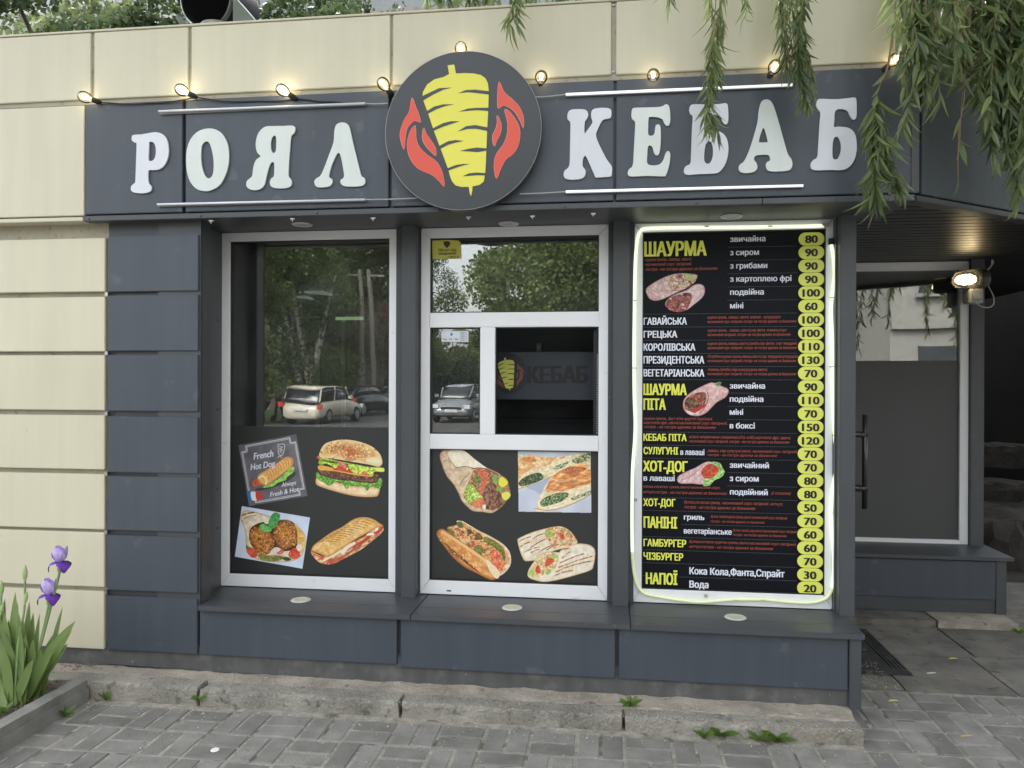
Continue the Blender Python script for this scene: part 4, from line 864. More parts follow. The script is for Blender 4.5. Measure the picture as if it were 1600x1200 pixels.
# flatbread photo
A = Art(722,72,1330,588,4.0,*GB); card = [(726,76),(1320,80),(1327,582),(731,572)]
A.fill(card, (196,200,216),(208,212,226),.03,160,smooth=False)
A.fill([(726,110),(850,105),(960,125),(1120,120),(1240,95),(1320,90),(1325,180),(1240,200),(1140,215),(1060,260),(970,300),(860,350),(760,385),(726,385)], (226,206,160),(238,224,190),.1,36,smooth=False)
A.fill([(730,150),(850,112),(950,130),(1120,122),(1040,160),(950,200),(860,215),(780,260),(730,300)], (222,166,108),(240,214,170),.12,34); A.fill([(740,140),(820,125),(880,150),(840,170),(780,160)], (204,128,70),(226,166,106),.1,20)
A.fill([(735,330),(780,290),(880,255),(930,270),(925,310),(840,345),(760,365),(735,350)], (44,62,42),(110,124,88),.5,11); A.fill([(1010,215),(1080,180),(1150,160),(1090,215),(1030,225)], (70,90,60),(206,206,160),.3,10); A.fill([(1170,150),(1260,105),(1315,95),(1310,140),(1240,175),(1190,175)], (64,84,52),(200,200,150),.3,10)
A.fill([(1000,290),(1060,240),(1140,200),(1250,185),(1325,200),(1327,420),(1240,470),(1120,530),(980,565),(880,572),(868,540),(900,450),(940,380)], (234,216,178),(242,228,196),.08,40,smooth=False)
A.fill([(1000,300),(1060,245),(1150,200),(1240,180),(1315,205),(1327,330),(1240,370),(1140,390),(1040,420),(960,410),(960,370)], (212,130,72),(236,192,136),.2,40,stretch=(.6,1.5),ang=-.2); A.fill([(1080,250),(1160,205),(1280,215),(1250,245),(1150,262)], (166,92,58),(206,130,84),.2,20)
A.fill([(905,500),(940,460),(1040,420),(1120,415),(1140,440),(1080,490),(980,520),(930,530)], (54,82,50),(166,176,130),.45,10); A.fill([(1160,460),(1240,425),(1320,400),(1322,425),(1240,455),(1180,478)], (76,96,60),(214,210,170),.3,10)
A.stroke([(868,545),(980,560),(1120,528),(1250,470),(1325,425)], 4, (176,136,88)); A.stroke([(731,385),(840,352),(960,305),(1060,255)], 3, (170,130,84)); A.fill([(800,370),(960,305),(990,300),(940,370),(915,430),(860,400)], (176,182,204),None,.02)
A.M &= pip(card, A.X, A.Y); A.make('food_print', w2, PY2, 'square photo card showing cheese flatbread with herbs')
# loaded hot dog
A = Art(55,635,680,1140,3.8,*GB)
A.fill([(230,665),(260,645),(300,660),(400,720),(500,770),(600,830),(655,890),(672,950),(665,1010),(630,1060),(580,1095),(520,1080),(500,1000),(380,850)], (214,160,110),(236,214,186),.1,30,edge=(240,226,206),ew=20)
A.fill([(150,705),(220,680),(260,650),(330,690),(440,760),(540,810),(610,870),(630,960),(600,1050),(540,1060),(440,940),(330,870),(220,790)], (196,140,84),(226,180,110),.3,16)
m = A.fill([(200,700),(300,690),(400,770),(480,830),(500,900),(440,930),(330,860),(230,780)], (186,110,74),(228,184,130),.4,13); A.dots(m, 70, 8, [(222,170,110),(170,84,60),(236,200,140),(120,60,40)], 9, 1.8)
for P_, c1, c2 in (([(225,665),(260,650),(285,690),(255,705)],(84,92,50),(130,130,70)),([(150,720),(180,710),(215,760),(190,775)],(90,104,52),(140,140,70)),([(370,760),(410,745),(440,790),(400,800)],(84,80,44),(120,110,60)),([(440,790),(480,780),(590,850),(625,930),(615,975),(590,930),(540,870),(470,830)],(96,96,40),(150,146,72)),([(360,890),(400,855),(438,880),(430,920),(385,915)],(86,104,48),(140,156,80)),([(310,720),(340,715),(350,745),(325,755)],(70,64,44),(110,90,60))): A.fill(P_, c1, c2, .15, 14)
A.fill([(500,900),(560,890),(605,960),(600,1040),(560,1055),(520,1000)], (214,90,66),(236,150,110),.2,18)
A.fill([(64,745),(80,718),(120,710),(180,750),(260,810),(380,890),(470,960),(540,1020),(580,1070),(575,1100),(530,1130),(490,1125),(400,1080),(300,1030),(200,950),(120,850),(75,790)], (214,140,76),(232,170,104),.08,40,edge=(170,92,44),ew=34)
A.stroke([(110,735),(230,810),(370,905),(480,985),(560,1065)], 15, (238,196,130)); A.fill([(470,960),(540,1020),(582,1075),(560,1120),(520,1090),(480,1020)], (240,220,180),None,.04)
for k in range(15): A.stroke([(130+k*17,830+k*14),(155+k*17,850+k*14.5),(180+k*17,905+k*12)], 5, (96,56,40), 1.0)
A.dots(A.M & (A.X < 480) & (A.Y < 1040) & (A.Y > 780+(A.X-120)*.62) & (A.Y < 850+(A.X-120)*.75), 26, 4.5, [(246,222,170)], 2)
A.make('food_print', w2, PY2, 'loaded hot dog picture with dark toasted bun side')
# grilled wrap halves
A = Art(715,680,1365,1152,3.8,*GB)
A.fill([(722,810),(735,785),(850,735),(960,705),(1050,688),(1110,700),(1160,735),(1200,790),(1212,830),(1150,860),(1000,900),(900,960),(820,975),(780,972),(755,930),(735,870)], (228,212,184),(240,230,210),.05,40,edge=(206,170,120),ew=14)
m = A.fill([(945,740),(990,700),(1060,695),(1120,712),(1170,755),(1200,810),(1150,845),(1080,850),(1020,870),(970,800)], (206,160,110),(232,204,160),.25,15); A.dots(m, 30, 9, [(214,90,60),(238,214,170),(190,140,90),(130,170,80)], 3, 1.5)
A.fill([(955,750),(985,715),(1005,740),(1000,775),(970,780)], (136,180,72),(170,204,100),.1); A.fill([(1070,760),(1100,755),(1105,785),(1080,795)], (214,70,48))
for (a, c) in (((740,862),(820,820)),((830,865),(960,790)),((735,815),(830,775)),((850,790),(940,750)),((780,900),(900,860)),((900,900),(1020,840)),((960,885),(1060,835)),((835,905),(900,880))): A.stroke([a, ((a[0]+c[0])/2, (a[1]+c[1])/2-6), c], 5.5, (156,84,50), 1.3)
A.fill([(803,1080),(820,1030),(870,960),(910,920),(980,895),(1060,900),(1080,880),(1180,835),(1290,835),(1350,870),(1358,930),(1345,1010),(1320,1050),(1200,1090),(1050,1130),(940,1146),(860,1130),(815,1110)], (232,218,192),(242,234,216),.05,40,edge=(206,170,120),ew=14)
m = A.fill([(815,1080),(850,1010),(900,940),(960,910),(1040,915),(1060,960),(1040,1020),(1000,1060),(930,1090),(860,1110)], (214,180,126),(236,214,170),.2,15); A.dots(m, 26, 9, [(238,214,170),(190,140,90),(236,224,190)], 8, 1.5)
A.fill([(945,1000),(965,955),(1010,948),(1022,975),(985,1010),(955,1018)], (206,64,44),(226,110,86),.08); A.fill([(868,1050),(885,1005),(908,1030),(912,1065),(885,1078)], (204,62,42),(226,110,86),.08); A.fill([(815,1085),(835,1040),(860,1060),(855,1100)], (160,196,86),(190,214,120),.1); A.fill([(950,1070),(985,1040),(1000,1055),(975,1085)], (160,196,86)); A.fill([(990,935),(1040,920),(1055,940),(1010,955)], (170,204,100))
for (a, c) in (((1070,990),(1260,915)),((1060,1025),(1330,935)),((1040,1062),(1200,1000)),((1210,1000),(1335,975)),((1030,1090),(1170,1050)),((1090,950),(1150,900)),((1000,905),(1150,870))): A.stroke([a, ((a[0]+c[0])/2, (a[1]+c[1])/2-5), c], 6, (166,92,54), 1.3)
for k in range(8): A.stroke([(1060+k*28,1090-k*13),(1064+k*28,1060-k*13),(1066+k*28,1035-k*14)], 1.8, (190,160,130)); A.stroke([(830+k*22,845-k*11),(838+k*22,815-k*9),(842+k*22,800-k*8)], 1.6, (190,160,130))
A.make('food_print', w2, PY2, 'two grilled wrap halves with brown grill marks')
# three wrap pictures on the menu
A = Art(35,440,535,770,4.5,(1000,340),5.161)
A.fill([(46,580),(70,550),(150,500),(230,465),(310,448),(400,450),(465,465),(440,520),(400,560),(330,590),(230,640),(150,670),(90,665),(55,625)], (196,160,156),(222,194,190),.12,26,edge=(150,110,110),ew=12)
m = A.fill([(230,510),(270,465),(350,450),(440,470),(450,510),(400,560),(330,585),(260,590),(235,560)], (176,110,98),(214,190,176),.4,12); A.dots(m, 26, 9, [(226,210,200),(190,50,36),(120,60,50),(150,170,90)], 3, 1.7)
A.fill([(350,460),(400,452),(440,475),(420,510),(380,500)], (160,176,96),(190,200,130),.2)
A.fill([(200,700),(230,650),(300,610),(380,580),(420,550),(470,532),(515,550),(525,600),(500,650),(440,700),(380,745),(310,762),(240,745)], (206,176,174),(226,204,204),.1,26,edge=(160,120,120),ew=12)
m = A.fill([(205,700),(240,650),(310,620),(390,605),(420,640),(400,700),(370,745),(310,760),(240,740)], (110,44,50),(170,100,96),.5,11); A.dots(m, 30, 8, [(90,20,26),(226,200,190),(206,70,44),(110,130,60),(30,16,16)], 5, 1.6)
A.make('wrap_picture', menu, MY-.0008, 'two small shawarma halves beside the first heading')
A = Art(335,285,725,580,4.5,(1000,540),5.161)
A.fill([(345,490),(350,440),(390,390),(450,350),(520,315),(575,295),(605,300),(640,290),(650,320),(700,340),(718,370),(690,420),(620,460),(540,540),(470,570),(400,560),(360,530)], (206,164,160),(226,194,190),.1,26,edge=(150,96,90),ew=12)
m = A.fill([(358,490),(370,430),(430,390),(510,375),(535,400),(530,450),(490,510),(430,530),(380,520)], (90,50,44),(160,100,86),.5,12); A.dots(m, 24, 8, [(90,120,50),(40,24,20),(150,40,36),(190,130,110)], 6, 1.6)
A.fill([(400,525),(450,505),(520,470),(525,490),(460,535),(420,545)], (176,50,44)); A.fill([(372,530),(400,530),(440,550),(410,560)], (226,214,214)); A.stroke([(545,380),(550,430),(520,500),(480,545)], 5, (150,84,74)); A.fill([(605,315),(640,290),(660,300),(640,325)], (90,140,70))
A.make('wrap_picture', menu, MY-.0008, 'small open wrap picture beside the pita heading')
A = Art(290,930,695,1140,4.5,(1000,540),5.161)
A.fill([(298,1090),(310,1050),(370,1015),(450,980),(520,940),(570,935),(600,980),(560,1060),(520,1120),(420,1115),(330,1115)], (206,166,168),(226,196,198),.1,26,edge=(150,110,112),ew=12); A.stroke([(330,1085),(420,1050),(480,990),(520,960)], 3, (160,110,110))
A.fill([(560,950),(600,935),(650,950),(670,990),(685,1020),(660,1060),(600,1090),(560,1130),(510,1130),(510,1090),(540,1040)], (130,176,96),(176,214,140),.3,14)
m = A.fill([(495,1010),(530,965),(580,955),(620,975),(635,1010),(590,1060),(540,1075),(500,1050)], (190,50,36),(214,96,60),.2,12); A.dots(m, 8, 13, [(150,70,50),(170,96,70)], 4, 1.2)
A.make('wrap_picture', menu, MY-.0008, 'small hot dog wrap picture with lettuce')
# stickers
st = MB().prism([to(p, PY2) for p in ((674.5,376),(700,375),(716,376),(720,379),(721,404),(676,404.5))], [], PY2-.001, PY2-.0002).build('sticker', mat('sticker_yellow', rgb(198,196,84), .45), w2); st['label'] = 'yellow security company sticker in the top corner'
sty = mat('sticker_ink', (.04,.045,.03), .6); sby = PY2-.0022
MB().prism([to(p, sby) for p in ((693,377.5),(698.5,376.5),(703,377.5),(703.5,382),(698.5,388),(693.5,382.5))], [], sby-.0004, sby).build('sticker_crest', sty, w2)
text('Об\'єкт від', 685, 713, 388.5, 393, sty, w2, sby, 'sticker_lettering', .02); text('охороною', 685.5, 712.5, 394, 398, sty, w2, sby, 'sticker_lettering', .03); text('0 800 22 35', 701, 717, 400, 403, sty, w2, sby, 'sticker_lettering', .02)
st = MB().prism([to(p, PY2) for p in ((690,517),(732,517),(732,534.5),(690,534))], [], PY2-.001, PY2-.0002).build('sticker', mat('sticker_white', rgb(205,212,218), .45), w2); st['label'] = 'small white payment sticker on the lower left pane'
grm = mat('sticker_grey', (.12,.13,.15), .6)
MB().prism([to((705.5+2.1*math.cos(a), 522.5+2.1*math.sin(a)), sby) for a in [-2*math.pi*k/12 for k in range(12)]], [], sby-.0004, sby).build('sticker_dot', mat('sticker_blue', rgb(40,120,190), .5), w2)
for k in range(5): text('ПРИВАТ 24 7', 719, 730+(k%2), 519+k*3, 521+k*3, grm, w2, sby, 'sticker_lettering', .0)
text('Pay', 693, 698, 528.5, 531, grm, w2, sby, 'sticker_lettering', .02); text('Pay', 702, 707, 528.5, 531, grm, w2, sby, 'sticker_lettering', .02); text('Pay', 711, 716, 528.5, 531, grm, w2, sby, 'sticker_lettering', .02)
text('КЕБАБ', 825, 917, 572, 598, mat('dim_ink', (.004,.004,.006), .5), insg, IY-.003, 'sign_lettering', .06)
flush_text()
# ------------------------------------------------------------------ led bars, cables, string lights
for (x0, y0, x1, y1, lab, wx) in ((248,174,570,162,'pale LED bar above the left word',(570,162,606,161.5)),(246,319.5,570,312,'pale LED bar below the left word',(570,312,652,309.5)),(884,147.5,1238,132.5,'glowing LED bar above the right word',(836,152,884,147.5)),(884,299.5,1255,290,'glowing LED bar below the right word',(812,303,884,299.5))):
    Yb = FASY-.02; a = U(x0, y0, Y=Yb); b = U(x1, y1, Y=Yb)
    t = thing('led_bar', lab, 'light bar', (a[0], Yb, a[2]), 'light bars around the shop name')
    MB().tube([a, b], .0062, 10).build('tube', led_m if x0 > 800 else mat('led_bar_dim', (.66,.69,.74), .3), t, smooth=True)
    MB().box(a[0], b[0], FASY-.012, FASY-.001, min(a[2], b[2])-.005, max(a[2], b[2])+.004).build('channel', mat('led_channel', (.3,.31,.33), .4), t)
    c = U(wx[0], wx[1], Y=Yb); d = U(wx[2], wx[3], Y=Yb)
    MB().tube([c, (c+d)/2+np.array([0,0,-.002]), d], .003, 6).build('cable', wire_m, t)
bulbs = [(127,150,-1,.4),(279,138,-1,.7),(437,138,-.8,.7),(596,127,-.4,.8),(720,71,0,1),(846,117,.1,.3),(1021,115,0,0),(1213,100,.2,.5),(1405,88,.5,.6),(1553,117,.3,.5)]
sl = thing('string_light', 'black festoon cable with ten lit clear bulbs strung along the top of the fascia', 'string lights', (-2.7,-.45,3.07))
bglass = glass_mat('bulb_glass', (.93,.9,.8), .10)
fil_m = mat('filament', (1,.8,.5), .5, emit=(1,.82,.5), estr=4)
sock_m = mat('socket_black', (.015,.015,.016), .45)
ends = []
for (px, py, dx, dz) in bulbs:
    Yb = FASY-.055 if px < 1430 else .0
    c = Vector(U(px, py, Y=Yb)); ax = Vector((dx*.9, -.55, max(dz, .1)*.6)).normalized()
    if px == 720: ax = Vector((0,-.12,1)).normalized(); Yb = FASY-.04
    base = c-ax*.036
    o = MB().lathe([(.010,-.02),(.016,-.012),(.026,.0),(.0305,.014),(.031,.026),(.026,.042),(.014,.053),(0,.056)], base, ax, 18).build('bulb', bglass, sl, smooth=True)
    u = ax.orthogonal().normalized(); w = ax.cross(u); mb = MB()
    for k in range(4):
        a = k*math.pi/2+.4; d = (u*math.cos(a)+w*math.sin(a)); mb.tube([base+ax*.0+d*.005, base+ax*.034+d*.009], .0013, 5)
    mb.build('filament', fil_m, o)
    MB().lathe([(0,-.062),(.009,-.06),(.011,-.05),(.0145,-.046),(.0145,-.016),(.0125,-.014)], base, ax, 14).build('socket', sock_m, sl, smooth=True)
    ends.append(base-ax*.055)
    li = bpy.data.lights.new('bulb_glow', 'POINT'); li.energy = .07 if 200 < px < 500 else .02; li.color = (1,.86,.6); li.shadow_soft_size = .03
    lo = bpy.data.objects.new('bulb_glow', li); COL.objects.link(lo); lo.parent = o; lo.location = base+ax*.025
pts = [Vector((-4.0,-.43,3.0))]
for i in range(len(ends)-1):
    a, b = ends[i], ends[i+1]; n = 8
    if i == 3: b = Vector((-.95,-.405,3.06))
    if i == 4: a = Vector((-.15,-.405,3.06))
    if i in (3,): seg = [a, b]; MB().tube(seg, .0035, 6).build('cable', cable_m, sl); continue
    seg = [a.lerp(b, k/n)+Vector((random.uniform(-1,1)*.002, -.003*math.sin(k), -.028*math.sin(math.pi*k/n)*(.5+.5*random.random()))) for k in range(n+1)]
    MB().tube(catmull([tuple(s) for s in seg], 3, False), .0035, 6).build('cable', cable_m, sl)
# ------------------------------------------------------------------ neon hose round the menu
nz = thing('neon_hose', 'glowing pale yellow-green neon hose tied around the menu frame', 'neon light', (.6,-.02,.45))
lp = [(1287,352.5),(1250,353.5),(1150,355),(1060,355.5),(1010,357),(1001,361),(996.5,371),(993.5,395),(992,430),(991,500),(990.5,560),(991,620),(992.5,660),(991.5,690),(988.5,730),(987.5,780),(987.5,840),(989,880),(993,905),(1000,920),(1010,928),(1030,932),(1060,937),(1095,940.5),(1140,937),(1190,936.5),(1230,940),(1265,941.5),(1288,936),(1298,925),(1302,908),(1303,870),(1301,840),(1299,800),(1301,770),(1305,735),(1305,700),(1303,660),(1301,600),(1301,560),(1300,520),(1299,480),(1302,450),(1304,430),(1303,405),(1299,382)]
NP = catmull([tuple(U(p[0], p[1], Y=-.013)) for p in lp], 4, False)
k1 = 66; k2_ = 118
MB().tube(NP[:k1+1], .0085, 10).build('hose', neon_m, nz, smooth=True)
MB().tube(NP[k1:k2_+1], .0085, 10).build('hose', neon_dim, nz, smooth=True)
MB().tube(NP[k2_:], .0085, 10).build('hose', neon_m, nz, smooth=True)
p = U(1298.5, 377.5, Y=-.013); MB().box(p[0]-.011, p[0]+.011, -.024, -.002, p[2]-.016, p[2]+.016).build('end_cap', cable_m, nz, bevel=.002)
p = U(1290, 351.5, Y=-.013); MB().box(p[0]-.02, p[0]+.015, -.022, -.004, p[2]-.008, p[2]+.008).build('connector', mat('clear_plastic', (.4,.4,.34), .3), nz, bevel=.002)
MB().tube([U(1292,351,Y=-.013), U(1302,342,Y=-.03), U(1312,334,Y=-.06), U(1326,327,Y=-.12)], .0025, 6).build('cable', wire_m, nz)
for (px, py) in ((1104,354.5),(1203,354),(1301,465),(1301,573),(1304,680),(1301,801),(991,470),(991,575),(1150,937),(1192,937)):
    p = U(px, py, Y=-.013); MB().box(p[0]-.011, p[0]+.011, -.0235, -.0005, p[2]-.003, p[2]+.003).build('tie', mat('tie_clear', (.5,.5,.44), .4), nz)
for (px, py) in ((1103,931),(993,781)):
    p = U(px, py, Y=-.004); MB().box(p[0]-.009, p[0]+.009, -.006, -.0005, p[2]-.008, p[2]+.008).build('clip', mat('clip_plastic'), menu)
# ------------------------------------------------------------------ bulkhead lamp, junction box
LY = 1.5
bl = thing('bulkhead_lamp', 'lit caged bulkhead lamp on the dark post of the recessed bay', 'wall lamp', (2.3,LY,2.2))
c0 = Vector(U(1538, 435, Y=LY)); c1 = Vector(U(1492, 438, Y=LY)); ax = (c1-c0); ln = ax.length; ax.normalize()
MB().lathe([(0,-.02),(.058,-.018),(.068,-.005),(.068,.035),(.060,.045),(.056,.05)], c0, ax, 20).build('lamp_base', mat('lamp_base', (.06,.055,.045), .4), bl, smooth=True)
MB().lathe([(.054,.045),(.054,ln-.05),(.046,ln-.02),(.028,ln),(0,ln+.006)], c0, ax, 24).build('lamp_glass', glass_mat('lamp_glass', (.95,.88,.7), .12), bl, smooth=True)
MB().lathe([(0,ln*.30),(.022,ln*.32),(.036,ln*.48),(.036,ln*.72),(.024,ln*.88),(0,ln*.92)], c0, ax, 20).build('light_source', mat('lamp_glow', (1,.9,.7), .5, emit=(1,.86,.6), estr=2.6), bl, smooth=True)
hb_ = MB(); uu = ax.cross(Vector((0,1,0))).normalized(); vv = Vector((0,1,0))
for h0, h1 in ((.04, ln),):
    prof = [(uu*math.cos(a)+vv*math.sin(a)) for a in [math.pi*k/12 for k in range(13)]]
    o_ = len(hb_.v); hb_.v += [tuple(c0+ax*h0+d*.062) for d in prof]+[tuple(c0+ax*h1+d*.05) for d in prof]; hb_.f += [(o_+k, o_+k+1, o_+k+14, o_+k+13) for k in range(12)]
    hb_.v += [tuple(c0+ax*(h1+.012)+vv*.02)]; hb_.f += [(o_+13+k, o_+14+k, o_+26) for k in range(12)]
hb_.build('back_shell', MATS['lamp_base'], bl)
cg = MB(); u = ax.orthogonal().normalized(); w = ax.cross(u)
for k in range(6):
    d = u*math.cos(k*math.pi/3)+w*math.sin(k*math.pi/3); cg.tube([c0+ax*.03+d*.064, c0+ax*(ln*.7)+d*.066, c0+ax*(ln-.0)+d*.05, c0+ax*(ln+.018)+d*.02, c0+ax*(ln+.02)], .0028, 5)
for h in (.35, .7): cg.tube([c0+ax*ln*h+(u*math.cos(a)+w*math.sin(a))*.065 for a in [2*math.pi*k/20 for k in range(21)]], .0028, 5)
cg.build('cage', mat('cage_wire', (.12,.11,.09), .4, .5), bl)
li = bpy.data.lights.new('lamp_glow', 'POINT'); li.energy = .3; li.color = (1,.8,.48); li.shadow_soft_size = .04
lo = bpy.data.objects.new('lamp_glow', li); COL.objects.link(lo); lo.parent = bl; lo.location = (c0+ax*(ln*.55)+Vector((0,-.03,.0)))-bl.location
jb = thing('junction_box', 'small grey junction box with looping cable below the bulkhead lamp', 'electrical box', (2.3,LY,2.05))
a = U(1512, 474, Y=LY+.02); b = U(1535, 451, Y=LY+.02)
MB().box(a[0], b[0], LY, LY+.1, a[2], b[2]).build('box', mat('box_grey', (.42,.42,.41), .5, var=.1, vscale=20), jb, bevel=.006)
MB().box(a[0]+.02, b[0]-.012, LY-.006, LY, a[2]+.02, b[2]-.015).build('cover', mat('box_cover', (.3,.31,.31), .4), jb, bevel=.003)
loop = [(1523,470),(1528,476),(1537,480),(1547,480),(1553,474),(1552,462),(1546,450),(1541,438),(1541,428),(1546,418),(1552,411),(1550,406),(1549,415),(1545,420),(1536,423)]
MB().tube(catmull([tuple(U(*p, Y=LY-.01-(i%3)*.004)) for i, p in enumerate(loop)], 4, False), .0042, 6).build('cable', wire_m, jb)
# ------------------------------------------------------------------ passage: boards and rubble
ps = mat('rubble', (.20,.185,.155), .95, var=.4, vscale=9, bump=1, bscale=40)
def rock(c, r, m, parent=None, name='stone', sd=0, lab=None, flat=.6):
    bm = bmesh.new(); bmesh.ops.create_icosphere(bm, subdivisions=2, radius=1)
    for v in bm.verts:
        d = 1+.45*mnoise.noise(v.co*1.3+Vector((sd*3.7, sd, 0)))+.2*mnoise.noise(v.co*3+Vector((0, sd, 9))); v.co = Vector((v.co.x*d*r, v.co.y*d*r*.8, v.co.z*d*r*flat))
    me = bpy.data.meshes.new(name); bm.to_mesh(me); bm.free(); me.materials.append(m); o = bpy.data.objects.new(name, me); COL.objects.link(o); o.location = c; return o
RY = 3.4
lb = ['pale rubble stone nearest the dark post','flat rubble stone lying on the pile in the dark passage','small rubble stone low in the dark passage','long rubble stone at the right edge of the photo','lower right rubble stone in the dark passage','rubble stone between the two larger ones in the passage','broken rubble stone behind the others in the passage']
for i, (px, py, r) in enumerate(((1553,812,.12),(1576,822,.09),(1562,832,.08),(1594,815,.14),(1590,834,.15),(1568,840,.09),(1585,806,.09))):
    p = U(px, py, Y=RY-.1*(i % 3)); o = rock(Vector(p), r, ps, sd=i+1); tag(o, lb[i], 'stone', 'rubble in the dark passage')
rp = MB()
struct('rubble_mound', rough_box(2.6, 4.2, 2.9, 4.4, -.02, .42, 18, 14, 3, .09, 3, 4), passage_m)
for i, (y0, y1, YY, lab) in enumerate(((697,731,4.6,'upper dark timber baulk deep in the passage'),(756,790,4.2,'lower dark timber baulk deep in the passage'))):
    a = U(1541, y1, Y=YY); b = U(1660, y0, Y=YY)
    o = rough_box(2.7, b[0], YY, YY+.3, a[2], b[2], 24, 3, 3, .025, 3, i).build('timber_baulk', mat('old_timber', (.028,.025,.021), .9, var=.4, vscale=8, bump=1, bscale=30)); tag(o, lab, 'timber', 'timbers in the dark passage')
# ------------------------------------------------------------------ roof vent
v = thing('roof_vent', 'big black-mouthed round metal vent cowl standing on the roof, cut by the photo edge', 'vent', tuple(U(330, 45, Y=1.2)))
VY = 1.2; vc = Vector(U(321, -4, Y=VY)); vr = .21
MB().lathe([(vr,0),(vr*.96,.05),(vr*.9,.4),(0,.42)], vc, Vector((.15,.95,.1)), 40).build('cowl_mouth', black_m, v, smooth=True)
MB().lathe([(vr+.004,-.005),(vr+.012,.0),(vr+.012,.04)], vc, Vector((.15,.95,.1)), 40).build('rim', mat('vent_rim', (.3,.32,.33), .3, .3), v, smooth=True)
a, b, c, d = U(366,-5,Y=VY-.02), U(400,34,Y=VY+.1), U(366,34,Y=VY-.02), U(384,34,Y=VY-.0)
vm = mat('vent_metal', (.42,.46,.46), .35, .4)
MB().quadbox([tuple(U(364,-8,Y=VY-.03)), tuple(U(364,40,Y=VY-.03)), tuple(U(406,40,Y=VY+.1)), tuple(U(366,-8,Y=VY+.1))], (.0,.08,0)).build('side_sheet', vm, v)
MB().quadbox([tuple(U(276,22,Y=VY-.03)), tuple(U(300,42,Y=VY-.03)), tuple(U(284,42,Y=VY+.05)), tuple(U(274,28,Y=VY+.05))], (0,.05,0)).build('side_sheet', vm, v)
MB().lathe([(.15,-.2),(.145,-.03),(.12,.02),(.0,.05)], U(340,46,Y=VY+.05), (0,0,1), 26).build('dome', mat('vent_dome', (.3,.28,.25), .5, var=.2, vscale=10), v, smooth=True)
MB().box(vc.x-.14, vc.x+.14, VY+.45, VY+.6, 3.3, vc.z-.1).build('base', black_m, v)
# ------------------------------------------------------------------ foliage helpers
leafm = lambda nm, c, r=.5: mat(nm, c, r, var=.35, vscale=6, rnd=.0)
def leafmat(name, c, trans=.45):
    m = bpy.data.materials.new(name); m.use_nodes = True; n = m.node_tree.nodes; L = m.node_tree.links
    b = n['Principled BSDF']; b.inputs['Roughness'].default_value = .45; geo = n.new('ShaderNodeNewGeometry'); t = n.new('ShaderNodeTexNoise'); t.inputs['Scale'].default_value = 2.5 if 'far' not in name else .5
    L.new(geo.outputs['Position'], t.inputs['Vector']); mx = n.new('ShaderNodeMix'); mx.data_type = 'RGBA'
    mr = n.new('ShaderNodeMath'); mr.operation = 'ADD'; L.new(t.outputs['Fac'], mr.inputs[0])
    rp_ = n.new('ShaderNodeMath'); rp_.operation = 'MULTIPLY_ADD'; L.new(geo.outputs['Random Per Island'], rp_.inputs[0]); rp_.inputs[1].default_value = .9; rp_.inputs[2].default_value = -.45; L.new(rp_.outputs[0], mr.inputs[1])
    L.new(mr.outputs[0], mx.inputs['Factor']); mx.inputs['A'].default_value = (c[0]*.5, c[1]*.55, c[2]*.55, 1); mx.inputs['B'].default_value = (c[0]*1.7, c[1]*1.5, c[2]*1.3, 1)
    L.new(mx.outputs['Result'], b.inputs['Base Color'])
    tr = n.new('ShaderNodeBsdfTranslucent'); L.new(mx.outputs['Result'], tr.inputs['Color']); ms = n.new('ShaderNodeMixShader'); ms.inputs[0].default_value = trans
    L.new(b.outputs[0], ms.inputs[1]); L.new(tr.outputs[0], ms.inputs[2]); L.new(ms.outputs[0], n['Material Output'].inputs[0]); MATS[name] = m; return m
willow_leaf = leafmat('willow_leaf', (.195,.265,.13), .5); far_leaf = leafmat('far_leaf', (.17,.23,.09)); broad_leaf = leafmat('broad_leaf', (.06,.095,.04)); dark_leaf = leafmat('dark_far_leaf', (.12,.165,.075)); rust_leaf = leafmat('rusty_far_leaf', (.17,.13,.08)); iris_leaf = leafmat('iris_leaf', (.17,.26,.10), .35)
bark = mat('bark', (.09,.075,.055), .9, var=.4, vscale=12, bump=1, bscale=30); twig_m = mat('willow_twig', (.22,.16,.08), .7, var=.3, vscale=20)
birch = mat('birch_bark', (.5,.46,.4), .8, spots=[((.05,.04,.03), 5, .55, .08, .9)])
def leaf_strip(L_, w, curl, fold=.25, n=4):
    """a lance-shaped leaf along -Z from the origin, folded on its midrib"""
    vs, fs = [], []
    for i in range(n+1):
        t = i/n; ww = w*math.sin(math.pi*min(1, .06+.94*t)**.75)*(1 if i < n else .02); y = curl*L_*t*t
        vs += [(-ww, y+fold*ww, -L_*t), (0, y, -L_*t), (ww, y+fold*ww, -L_*t)]
        if i: 
            o = i*3; fs += [(o-3,o-2,o+1,o),(o-2,o-1,o+2,o+1)]
    return vs, fs
LV = [leaf_strip(.085, .0058, c, .5) for c in (-.35, .1, .4)]
LVW = [leaf_strip(.085, .0082, c, .45) for c in (-.3, .15, .45)]; WIDE = [False]
LMESH = []
for vs, fs in LV+LVW:
    me = bpy.data.meshes.new('leaf'); me.from_pydata(vs, [], fs); me.materials.append(willow_leaf); LMESH.append(me)
wt = thing('willow_tree', 'weeping willow hanging its narrow-leaved branches over the right end of the kiosk', 'tree', (5.2,-.2,0))
MB().tube([(5.2,-.2,0),(5.1,-.25,1.5),(4.9,-.3,3.2),(4.4,-.2,4.8),(3.6,0,5.8)], [.32,.26,.22,.17,.1], 12).build('trunk', bark, wt, smooth=True)
